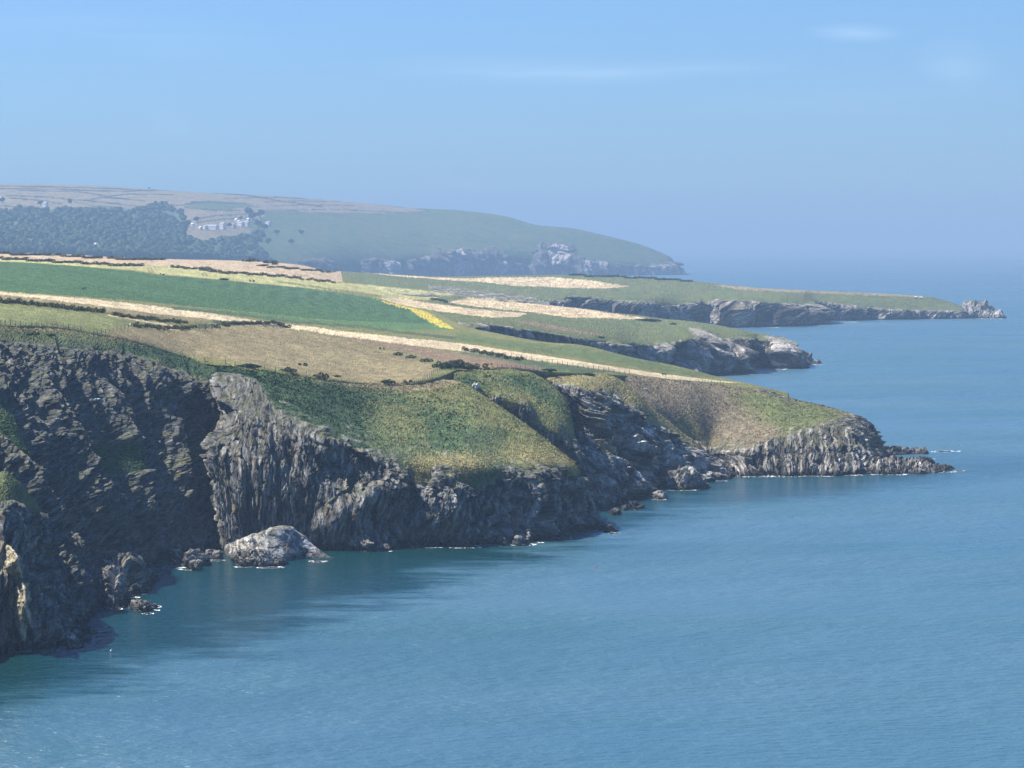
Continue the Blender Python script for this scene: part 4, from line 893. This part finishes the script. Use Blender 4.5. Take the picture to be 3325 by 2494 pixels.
def bush(x, y, wpx, hpx, label, mat=None, group='gorse bushes on the cliff-top slopes', dark=0):
    g = ground(x, y); d = g[1]; w_ = wpx/F*d/2; h = hpx/F*d
    bl = [(g[0]+w_*t*.62, g[1]+rng.uniform(-.4, .4)*w_, g[2]+h*.42*rng.uniform(.85, 1.1)*(1-.3*t*t), w_*rng.uniform(.35, .5), w_*rng.uniform(.35, .5), h*.5*rng.uniform(.8, 1.1)*(1-.3*t*t)) for t in np.linspace(-1, 1, max(2, int(wpx/hpx)+1))]
    return leafy('bush', bl, mat or M_GORSE, .16*d/900, .9, label, 'bush', group, tuple(g))
BUSH = [(935,1205,52,18,'wide dark bush at the brow, left of the three in the dry field'),(982,1188,30,18,'rounded bush standing highest in the dry field'),
 (1042,1229,54,24,'largest bush on the fence line below the dry field'),(1094,1221,26,9,'small low bush right of the largest fence-line bush'),
 (1258,1246,50,14,'low spreading bush left of the path bend'),(1324,1242,30,16,'round bush right beside the path bend'),
 (808,1192,76,15,'long dark bush along the bank above the bracken'),(1480,1196,110,36,'big dense thicket above the promontory neck'),
 (1425,1190,46,22,'dark bush at the left end of the big thicket'),(1562,1194,44,24,'bright round bush right of the big thicket'),
 (1590,1182,14,9,'little round bush up behind the bright round bush'),(1385,1172,40,14,'bush on the diagonal scrub line nearest the thicket'),
 (1335,1163,34,13,'bush in the middle of the diagonal scrub line'),(1292,1150,30,14,'bush a third down the diagonal scrub line'),(1240,1130,18,10,'small bush at the top of the diagonal scrub line'),
 (1530,1197,50,12,'dark low growth under the right of the big thicket'),(1585,1220,20,12,'small dark bush on the path above the second ridge'),
 (1910,1216,46,9,'low bush along the rim of the cove'),(1780,1200,60,8,'flat dark scrub patch left above the cove'),
 (112,1087,34,16,'dark round bush on the brow of the high cliff'),(90,1094,30,12,'low bush just left below the dark round bush on the brow'),
 (162,1090,34,10,'spreading green bush right on the brow of the high cliff'),(274,938,12,10,'lone round bush at the top edge of the green crop'),
 (526,892,16,11,'lone dark bush where the green crop meets the yellow barley'),(726,906,34,7,'long low bush on the far edge of the green crop'),(818,913,18,10,'round bush on the boundary right of the long low bush'),
 (1950,1095,30,8,'bush on the grass above the second cove cliffs'),(2100,1042,90,8,'dark scrub below the tip of the far stubble field'),(2185,1054,22,8,'small dark bush on the second headland crest')]
for (x, y, a, b_, lb) in BUSH: bush(x, y, a, b_, lb)
def hedge(label, line, hm=1.5, dens=.8, mat=None, far=None, skip=.06):
    pts = []
    for (x1, y1), (x2, y2) in zip(line[:-1], line[1:]):
        n = max(1, int(abs(x2-x1)/6.5))
        for k in range(n): pts.append((x1+(x2-x1)*k/n, y1+(y2-y1)*k/n))
    g0 = ground(*line[0], far=far); bl = []
    for (x, y) in pts:
        if rng.rand() < skip: continue
        g = ground(x+rng.uniform(-2, 2), y, far=far)
        if g is None: continue
        w_ = 7.5/F*g[1]; h = hm*rng.uniform(.55, 1.1)
        bl.append((g[0], g[1], g[2]+h*.35, w_, w_*.9, h*.62))
    d = g0[1]
    return leafy('hedge', bl, mat or M_THORN, .17*d/900, dens, label, 'hedge', 'hedges between the fields', tuple(g0))
HEDGE = [('thick dark hedge crossing the left pasture below the straw strip',[(-20,978),(60,984),(150,993),(245,1005),(345,1015)],1.5),
 ('thin broken hedge continuing right from the thick dark hedge',[(365,1022),(430,1031),(520,1041),(610,1049)],1.2),
 ('scrubby hedge running left from the field gate',[(432,1058),(480,1064),(560,1067),(640,1064)],1.3),
 ('broad hedge running right from the field gate to the straw strip',[(695,1062),(740,1056),(800,1050),(880,1050),(945,1065)],1.3),
 ('dark hedge along the skyline of the nearest farmland',[(-20,823),(100,827),(200,830),(300,837),(400,841),(540,844)],1.6),
 ('hedge between the pink field and the yellow barley at far left',[(-20,838),(120,847),(250,854),(370,861),(470,864)],1.5),
 ('hedge below the long pink field, right half',[(655,877),(720,885),(820,891),(920,899),(1000,907),(1090,917)],1.5),
 ('skyline hedge right of the dark mound',[(840,862),(900,868),(980,875),(1090,883)],1.4),
 ('dark scrubby mound on the farmland skyline',[(742,843),(780,844),(820,847),(870,851),(905,859)],2.2),
 ('grey-green hedge below the straw strip near the middle',[(1505,1138),(1560,1145),(1640,1160),(1705,1170)],1.4),
 ('ragged hedge beside the gold flower patch',[(1470,985),(1430,975),(1395,972)],1.6),
 ('low hedge above the yellow barley in the middle',[(560,868),(700,876)],1.4),
 ('scrub line down the cliff edge on the third headland',[(1850,893),(1960,897),(2100,903),(2250,913)],2.2)]
for lb, ln, hm in HEDGE: hedge(lb, ln, hm)

# ---- tussocks and bracken fronds over the slopes
TV = []; TC = []
for k, (P_, C_, R_) in VEG.items():
    nu_, nv_ = R_.shape; m = (R_ < .35); idx = np.argwhere(m[2:-2, 8:-8])+(2, 8)
    keep = rng.rand(len(idx)) < {'fields': .0, 'promontory': .34, 'cliff_wall': .3}.get(k, .28); idx = idx[keep]
    p = P_[idx[:, 0], idx[:, 1]]; c = C_.reshape(nu_, nv_, -1)[idx[:, 0], idx[:, 1], :3]
    ok = (p[:, 2] > 2) & (p[:, 1] < 1300); p = p[ok]; c = c[ok]
    dens = .55+.8*fbm(p/6.0+3, 2); sel = rng.rand(len(p)) < np.clip(dens, .1, 1); p = p[sel]; c = c[sel]; n = len(p)
    sz = (p[:, 1]/F*rng.uniform(1.6, 4.6, n)*(1+.5*(c[:, 1] > c[:, 0]*1.5)))[:, None]
    for q in range(2):
        a = rng.normal(size=(n, 3))*(1, 1, .35); a /= np.linalg.norm(a, axis=1)[:, None]
        up = np.stack([rng.normal(size=n)*.5, rng.normal(size=n)*.5, np.ones(n)], -1); up /= np.linalg.norm(up, axis=1)[:, None]
        b0 = p+rng.normal(size=(n, 3))*sz*(.5, .5, .05)
        TV.append(np.stack([b0-a*sz*.5-up*sz*.2, b0+a*sz*.5-up*sz*.2, b0+a*sz*.35+up*sz*.55, b0-a*sz*.3+up*sz*.5], 1).reshape(-1, 3))
        TC.append(np.repeat(np.concatenate([np.clip(c*rng.uniform(.65, 1.6, n)[:, None]*np.array([1.05, 1, .9]), 0, 1), np.ones((n, 1))], 1), 4, axis=0))
mt, tt, tb = new_mat('tussock'); ta = nod(tt, 'ShaderNodeAttribute', attribute_name='Col'); tt.links.new(ta.outputs['Color'], tb.inputs['Base Color'])
TV = np.concatenate(TV); TC = np.concatenate(TC)
o = mesh_np('rough_grass', TV, np.arange(len(TV)).reshape(-1, 4), mt, {'Col': ('FLOAT_COLOR', TC)}, smooth=False); setattrs(o, kind='stuff')

# ---- fences, gates
def bars(name, segs, mat, parent=None, loc=(0, 0, 0)):
    VV = []; FF = []
    for (a, b_, r) in segs:
        a = np.array(a, float); b_ = np.array(b_, float); t = b_-a; t /= np.linalg.norm(t)
        u = np.cross(t, (0, .3, 1) if abs(t[2]) < .8 else (0, 1, 0)); u /= np.linalg.norm(u); v = np.cross(t, u); n0 = len(VV)*8
        VV.append(np.array([p+(u*c1+v*c2)*r for p in (a, b_) for c1, c2 in ((-1, -1), (1, -1), (1, 1), (-1, 1))]))
        FF += [[n0, n0+3, n0+2, n0+1], [n0+4, n0+5, n0+6, n0+7]]+[[n0+i, n0+(i+1) % 4, n0+4+(i+1) % 4, n0+4+i] for i in range(4)]
    o = mesh_np(name, np.concatenate(VV)-np.array(loc), np.array(FF), mat, smooth=False, parent=parent)
    if parent is None: o.location = loc
    return o
def empty(name, loc, label, cat, group=None):
    o = bpy.data.objects.new(name, None); col.objects.link(o); o.location = loc; o.empty_display_size = 1
    return setattrs(o, label, cat, group)
def fence(label, line, gap_px, mat=None, hm=1.25, r=.07):
    g0 = ground(*line[0]); root = empty('post_and_wire_fence', tuple(g0), label, 'fence', 'stock fences along the cliff top')
    pts = []
    for (x1, y1), (x2, y2) in zip(line[:-1], line[1:]):
        n = max(1, int(math.hypot(x2-x1, y2-y1)/gap_px))
        for k in range(n): pts.append(ground(x1+(x2-x1)*k/n, y1+(y2-y1)*k/n))
    pts = [p for p in pts if p is not None]
    base = None
    for g in pts:
        h = hm*rng.uniform(.85, 1.15)
        if base is None: p = bars('post', [((0, 0, -.3), (0, 0, 1.25), r)], mat or M_POST, root); base = p
        else: p = base.copy(); col.objects.link(p); p.parent = root
        p.location = g-g0; p.scale = (1, 1, h/1.25); p.rotation_euler = (rng.normal()*.05, rng.normal()*.05, 0)
    segs = []
    for a, b_ in zip(pts[:-1], pts[1:]):
        if np.linalg.norm(a-b_) > 40: continue
        for hh in (.55, 1.05): segs.append((a-g0+(0, 0, hh), b_-g0+(0, 0, hh), .012))
    if segs: bars('wire', segs, M_WIRE, root)
FENCE = [('pale post fence along the near edge of the left pasture',[(0,1050),(85,1060),(170,1066),(240,1068),(285,1072)],16,None),
 ('close-set pale posts climbing to the gate hedge',[(290,1092),(330,1084),(380,1073),(430,1062)],11,None),
 ('dark post fence along the lower side of the straw strip',[(1600,1148),(1660,1157),(1760,1175),(1860,1188),(1960,1202),(2060,1215)],16,M_DPOST),
 ('pale post fence at the seaward end of the straw strip',[(2180,1240),(2260,1240),(2330,1246),(2400,1256)],9,None),
 ('short pale fence beside the path bend',[(1330,1246),(1365,1240),(1395,1222),(1420,1205),(1440,1196)],7,None),
 ('thin fence under the brown field above the cove',[(1600,1190),(1660,1196),(1720,1200),(1760,1204)],13,None),
 ('thin fence in the green valley behind the straw strip',[(1700,1140),(1740,1141),(1780,1143),(1800,1144)],8,None),
 ('sparse fence along the bottom of the dry field',[(440,1122),(560,1150),(700,1180),(860,1200),(1000,1222)],30,None)]
for lb, ln, gp, mt in FENCE: fence(lb, ln, gp, mt)
def gate(x, y, wpx, label):
    g = ground(x, y); w_ = wpx/F*g[1]; root = empty('field_gate', tuple(g), label, 'gate', 'field gates')
    for sx in (0, w_): bars('post', [((sx, 0, -.2), (sx, 0, 1.7), .13)], M_POST, root)
    bars('gate_leaf', [((.1, 0, z), (w_-.1, 0, z), .05) for z in (.3, .6, .9, 1.2, 1.45)]+[((.1, 0, .3), (w_*.9, 0, 1.45), .05), ((w_*.5, 0, .3), (w_*.5, 0, 1.45), .05)], M_POST, root)
gate(646, 1066, 20, 'left one of two weathered gates between the hedges'); gate(668, 1068, 21, 'right one of two weathered gates between the hedges')
g = ground(2156, 1216); root = empty('picnic_bench', tuple(g), 'dark wooden bench with table on the bare end of the straw strip', 'bench')
bars('table_top', [((-.75, y_, .74), (.75, y_, .74), .07) for y_ in (-.25, -.1, .05, .2)], M_DPOST, root)
for y_ in (-.75, .7): bars('seat', [((-.8, y_, .45), (.8, y_, .45), .07)], M_DPOST, root)
for x_ in (-.6, .6): bars('leg', [((x_, -.8, 0), (x_, -.1, .72), .05), ((x_, .75, 0), (x_, .05, .72), .05), ((x_, -.78, .42), (x_, .73, .42), .04)], M_DPOST, root)
g = ground(1800, 1252); o = bars('leaning_pole', [((0, 0, -.3), (.25, 0, 2.6), .1)], M_POST, None, (0, 0, 0)); o.location = g; setattrs(o, 'pale pole leaning at the rim of the cove', 'pole')
for x, lb in ((2973, 'left of two small white sheds on the third headland'), (2989, 'right of two small white sheds on the third headland')):
    g = ground(x, 966, 3000); root = empty('field_shed', tuple(g), lb, 'shed', 'white sheds on the third headland')
    V = np.array([(-1.4, -1, 0), (1.4, -1, 0), (1.4, 1, 0), (-1.4, 1, 0), (-1.4, -1, 1.3), (1.4, -1, 1.3), (1.4, 1, 1.3), (-1.4, 1, 1.3)])
    mesh_np('wall', V, np.array([[0, 1, 5, 4], [1, 2, 6, 5], [2, 3, 7, 6], [3, 0, 4, 7]]), M_SLATE, smooth=False, parent=root)
    V = np.array([(-1.6, -1.2, 1.25), (1.6, -1.2, 1.25), (1.6, 1.2, 1.25), (-1.6, 1.2, 1.25), (-1.6, 0, 2.1), (1.6, 0, 2.1)])
    mesh_np('roof', V, np.array([[0, 1, 5, 4], [2, 3, 4, 5], [0, 4, 3, 3], [1, 2, 5, 5]])[:2], M_WHITE, smooth=False, parent=root)

# ---- farm buildings and trees on the far hill
def house(x, y, wpx, hpx, label, chim=2, nwin=0, rot=0.0, roofc=None):
    g = ground(x, y, 4500); d = g[1]; w_ = wpx/F*d*1.35; h = hpx/F*d*.75; dp = min(w_*.7, 8.0); g = g+np.array([0, -4, 1.0])
    root = empty('farm_house', tuple(g), label, 'house', 'white houses on the far hillside'); root.rotation_euler = (0, 0, rot)
    a = w_/2; b_ = dp/2; rh = max(h*.7, 1.6)
    V = np.array([(-a, -b_, -2), (a, -b_, -2), (a, b_, -2), (-a, b_, -2), (-a, -b_, h), (a, -b_, h), (a, b_, h), (-a, b_, h), (-a, 0, h+rh), (a, 0, h+rh)])
    me = bpy.data.meshes.new('wall'); me.from_pydata([tuple(v) for v in V], [], [(0, 1, 5, 4), (1, 2, 6, 9, 5), (2, 3, 7, 6), (3, 0, 4, 8, 7)]); me.materials.append(M_WHITE)
    o = bpy.data.objects.new('wall', me); col.objects.link(o); o.parent = root
    e = .35; V = np.array([(-a-e, -b_-e, h-.3), (a+e, -b_-e, h-.3), (a+e, 0, h+rh+.15), (-a-e, 0, h+rh+.15), (a+e, b_+e, h-.3), (-a-e, b_+e, h-.3)])
    mesh_np('roof', V, np.array([[0, 1, 2, 3], [3, 2, 4, 5]]), roofc or (M_WHITE if wpx <= 12 else M_SLATE), smooth=False, parent=root)
    for sx in ([-a+.6, a-.6][:chim]): bars('chimney', [((sx, 0, h+rh-.6), (sx, 0, h+rh+1.4), .55)], M_WHITE, root)
    for k in range(nwin):
        cx_ = -a+(k+.5)*w_/nwin; bars('window', [((cx_, -b_-.04, h*.35), (cx_, -b_-.04, h*.35+1.4), .5)], M_DARK, root)
H = [(689,741,46,11,'long low white terrace in the hillside farm',0,6),(724,741,20,17,'tall white farmhouse with two chimneys at the end of the terrace',2,3),
 (668,742,14,8,'small white outbuilding left of the long terrace',0,0),(652,741,10,6,'tiny grey-white shed leftmost by the terrace',0,0),(626,734,8,6,'lone small white hut left of the farm',0,0),
 (757,735,14,9,'grey-white barn between the two farm groups',0,1),(782,731,26,10,'white farmhouse of the right farm group',1,2),(800,732,22,12,'white gabled house rightmost of the right farm group',1,1),
 (776,724,8,6,'small white hut behind the right farm group',0,0),(768,718,9,6,'upper small white hut above the right farm group',0,0),(807,716,9,7,'small white hut at the edge of the dark trees',0,0),
 (842,715,6,4,'tiny white hut among the trees right of the farm',0,0),(872,727,20,8,'pale barn alone right of the trees',0,0),(148,672,15,13,'white gabled cottage alone high on the left hillside',1,0),
 (312,798,7,6,'tiny white cottage in the far woods',0,0),(7,645,12,6,'pale farm building at the left edge of the far hillside',0,0)]
for (x, y, a, b_, lb, ch, nw) in H: house(x, y, a, b_, lb, ch, nw, -.95+rng.uniform(-.15, .15))
def inp1(x, y, poly): return bool(inpoly(np.array([x]), np.array([y]), poly)[0])
def crowns(name, P3, rad, label=None, cat=None, kind=None, mat=None):
    u, v = np.meshgrid(np.linspace(0, 2*np.pi, 9)[:-1], np.linspace(0.05, np.pi*.93, 6)); nu_, nv_ = 8, 6
    Q = np.stack([np.cos(u)*np.sin(v), np.sin(u)*np.sin(v), np.cos(v)], -1).reshape(-1, 3)
    i = np.arange(nv_*nu_).reshape(nv_, nu_); j = np.roll(i, -1, axis=1); fq = np.stack([i[:-1], i[1:], j[1:], j[:-1]], -1).reshape(-1, 4)
    VV = []; FF = []; TT = []
    for k, (p, r) in enumerate(zip(P3, rad)):
        f = 1+.35*perlin(Q*1.8+k*3.1)+.12*rng.normal(size=len(Q)); VV.append(Q*f[:, None]*np.array([r, r, r*.9])+p); FF.append(fq+k*len(Q)); TT.append(np.full(len(Q), rng.uniform(0, 1)))
    return setattrs(mesh_np(name, np.concatenate(VV), np.concatenate(FF), mat or M_WOOD, {'tone': ('FLOAT', np.concatenate(TT))}, smooth=False), label, cat, None, kind)
WOODS = [([(-20,692),(70,682),(200,682),(300,686),(380,684),(430,688),(475,672),(500,664),(545,668),(590,695),(606,735),(600,765),(640,790),(700,800),(700,870),(-20,860)], 2600),
         ([(690,785),(760,768),(830,755),(860,765),(830,800),(880,840),(900,860),(700,860),(640,800)], 230)]
P3 = []; R3 = []
for poly, n in WOODS:
    xs = [p[0] for p in poly]; ys = [p[1] for p in poly]; c = 0
    while c < n:
        x = rng.uniform(min(xs), max(xs)); y = rng.uniform(min(ys), max(ys))
        if inp1(x, y, poly) and (perlin(np.array([[x/45, y/22, 3.3]]))[0] > -.28):
            g = ground(x, y, 4500); r = rng.uniform(4, 8.5); c += 1
            if g is None: continue
            P3.append(g+(0, 0, r*.5)); R3.append(r)
        elif rng.rand() < .02: c += 1
crowns('far_wood', P3, R3, kind='stuff')
def tree(x, y, r, label):
    r *= .75; g = ground(x, y, 4500); root = empty('tree', tuple(g), label, 'tree', 'trees on the far hillside')
    t_ = bars('trunk', [((0, 0, -1), (.2, 0, r*1.2), r*.09)], M_BARK, root)
    bl = [(rng.uniform(-.5, .5)*r, rng.uniform(-.5, .5)*r, r*rng.uniform(.9, 1.5), r*rng.uniform(.5, .8), r*rng.uniform(.5, .8), r*rng.uniform(.4, .6)) for _ in range(5)]
    leafy('crown', bl, M_WOOD, r*.16, .8, parent=root)
for k, (x, y, r, lb) in enumerate([(808,700,14,'big round tree above the right farm group'),(822,712,13,'big tree just left of the pale barn'),(845,705,13,'broad tree between the tiny hut and the hilltop fields'),
  (838,735,12,'tree below the tiny white hut right of the farm'),(858,745,11,'dark tree left below the pale barn'),(745,735,7,'small tree between the tall farmhouse and the grey-white barn'),
  (783,712,6,'small tree behind the right farm group'),(640,722,9,'tree above the small hut left of the farm'),(612,735,10,'tree at the edge of the wood left of the farm'),
  (485,612,3.5,'lone tree on the skyline above the woods'),(895,640,4,'lone clump on the skyline right of the farm'),(132,668,8,'tree left of the lone white cottage'),(225,660,8,'tree in the hedge right of the lone white cottage'),
  (900,760,9,'isolated bush tree on the green slope right of the farm'),(945,790,9,'isolated bush tree lower on the green slope'),(980,760,8,'isolated bush tree farthest right on the green slope'),(870,790,9,'bush tree below the pale barn'),
  (975,757,7,'scrub tree beside the isolated one on the green slope'),(8,655,10,'tree beside the farm building at the left edge')]): tree(x, y, r, lb)

# ---- gulls, buoys, foam
def gull(x, y, d, wing, yaw, roll, label):
    p = np.array(W(x, y, d)); root = empty('gull', tuple(p), label, 'bird', 'white gulls flying by the cliffs'); root.rotation_euler = (roll, 0, yaw)
    n = 8; V = []; 
    for i in range(n):
        t = i/(n-1); r = .075*math.sin(math.pi*min(1, t*.95+.08))**.7+.006
        for k in range(6): V.append((r*math.cos(k*math.pi/3), -.24+.5*t, r*math.sin(k*math.pi/3)))
    i = np.arange(n*6).reshape(n, 6); j = np.roll(i, -1, axis=1)
    mesh_np('body', np.array(V), np.stack([i[:-1], j[:-1], j[1:], i[1:]], -1).reshape(-1, 4), M_GULLW, parent=root)
    for s_ in (-1, 1):
        V = [(0, -.1, .03), (0, .1, .03), (s_*.3, -.02, .14), (s_*.3, .14, .14), (s_*wing/2, -.16, .06), (s_*wing/2, -.08, .06), (0, 0, 0), (s_*.3, .06, .12)]
        mesh_np('wing', np.array(V), np.array([[0, 1, 3, 2], [2, 3, 5, 4], [0, 2, 7, 6], [6, 7, 3, 1]]), M_GULLW, smooth=False, parent=root)
gull(317,1296,640,1.35,.2,.9,'white gull with wings spread against the upper dark cliff'); gull(518,1434,660,1.1,1.2,.9,'white gull banking before the dark cove wall')
gull(153,812,620,1.3,1.0,1.1,'white gull above the skyline hedge at far left'); gull(153,836,640,1.3,.3,.8,'white gull just below the other one over the pink field')
gull(2043,1517,960,1.3,.2,.8,'white gull low over the striped rock fin'); gull(1744,1662,820,1.2,1.1,.9,'white gull beside the dark overhang of the promontory')
def buoy(x, y, label, r=.35, m=None):
    p = W(x, y); root = empty('buoy', p, label, 'buoy', 'mooring buoys')
    u, v = np.meshgrid(np.linspace(0, 2*np.pi, 13)[:-1], np.linspace(0, np.pi, 9)); Q = np.stack([np.cos(u)*np.sin(v), np.sin(u)*np.sin(v), np.cos(v)*1.15+.5], -1).reshape(-1, 3)*r
    i = np.arange(108).reshape(9, 12); j = np.roll(i, -1, axis=1)
    mesh_np('float', Q, np.stack([i[:-1], i[1:], j[1:], j[:-1]], -1).reshape(-1, 4), m or M_ORANGE, parent=root)
    bars('handle', [((0, 0, r*1.4), (0, 0, r*2.4), .05)], M_WHITE, root)
buoy(361, 2116, 'small white buoy floating in the near bay', .22, M_WHITE); buoy(1934, 1845, 'small orange buoy out from the promontory', .2); buoy(345, 1958, 'small orange float by the jagged rock mass', .25)
FO = [(470,1982,42,3),(500,1970,34,3.5),(480,1993,26,1.6),(455,1928,26,3),(165,2094,26,2),(340,2055,22,1.6),(1690,1768,50,4),(1720,1762,40,3),(1830,1748,30,2),(1030,1823,34,2),(3065,1466,42,2.4),(2830,1498,34,1.6),(380,1977,20,1.6),
      (1250,1790,26,1.4),(2960,1528,40,1.4),(3010,1490,22,1.6),(2250,1590,30,1.4),(790,1841,40,1.4),(560,1844,40,1.6),(2640,1547,90,1.0),(2460,1548,60,1.0),(2440,1214,30,1.0),(2520,1199,40,.8),(1500,1778,60,1.8),(1580,1772,50,2),(1380,1778,60,1.2),(1900,1724,40,1.6),(1990,1732,24,1.6),(2020,1655,40,1.4),(2140,1622,26,1.6),(2210,1592,50,1.8),(2395,1548,30,1.6),(2550,1547,60,1.5),(2750,1543,60,1.6),(2900,1541,70,1.5),(3060,1533,50,1.4),(3110,1529,20,1.4),(700,1820,40,1.6),(880,1843,50,2),(420,1940,30,1.6),(330,1972,24,1.6),(240,2082,40,1.8),(60,2114,50,2.2),(2620,1184,40,1.0),(2450,1214,50,1.0),(2700,1046,120,.5),(2450,1064,90,.6),(3200,1035,60,.5),(2330,1561,40,1.4),(610,1850,30,1.4)]
V = []
for (x, y, a, b_) in FO:
    n = int(14+a*b_*.9)
    for _ in range(n):
        px_, py_ = x+rng.normal()*a*.33, y+rng.normal()*b_*.33; p = np.array(W(px_, max(py_, 900))); k = p[1]/900
        w_, l_ = rng.uniform(.15, .9)*k, rng.uniform(.3, 1.6)*k
        V += [p+(-w_, 0, .035), p+(rng.uniform(-.3, .3), -l_, .035), p+(w_, 0, .035), p+(rng.uniform(-.3, .3), l_, .035)]
o = mesh_np('foam', np.array(V), np.arange(len(V)).reshape(-1, 4), M_FOAM, smooth=False); setattrs(o, kind='stuff')

# ------------------------------------------------------------------ haze
def haze(dens, colr):
    m = bpy.data.materials.new('sea_air'); m.use_nodes = True; t = m.node_tree; t.nodes.clear()
    om = t.nodes.new('ShaderNodeOutputMaterial'); v = t.nodes.new('ShaderNodeVolumePrincipled')
    v.inputs['Density'].default_value = dens; v.inputs['Color'].default_value = (*colr, 1); v.inputs['Anisotropy'].default_value = 0.0
    t.links.new(v.outputs[0], om.inputs['Volume'])
    x0, x1, y0, y1, z0, z1 = -60500, 60500, -400, 119500, -8, 290
    V = np.array([(x, y, z) for z in (z0, z1) for y in (y0, y1) for x in (x0, x1)])
    Fc = np.array([[0, 2, 3, 1], [4, 5, 7, 6], [0, 1, 5, 4], [2, 6, 7, 3], [0, 4, 6, 2], [1, 3, 7, 5]])
    o = mesh_np('haze', V, Fc, m, smooth=False); setattrs(o, kind='stuff')
haze(0.000103, (0.39, 0.585, .82))
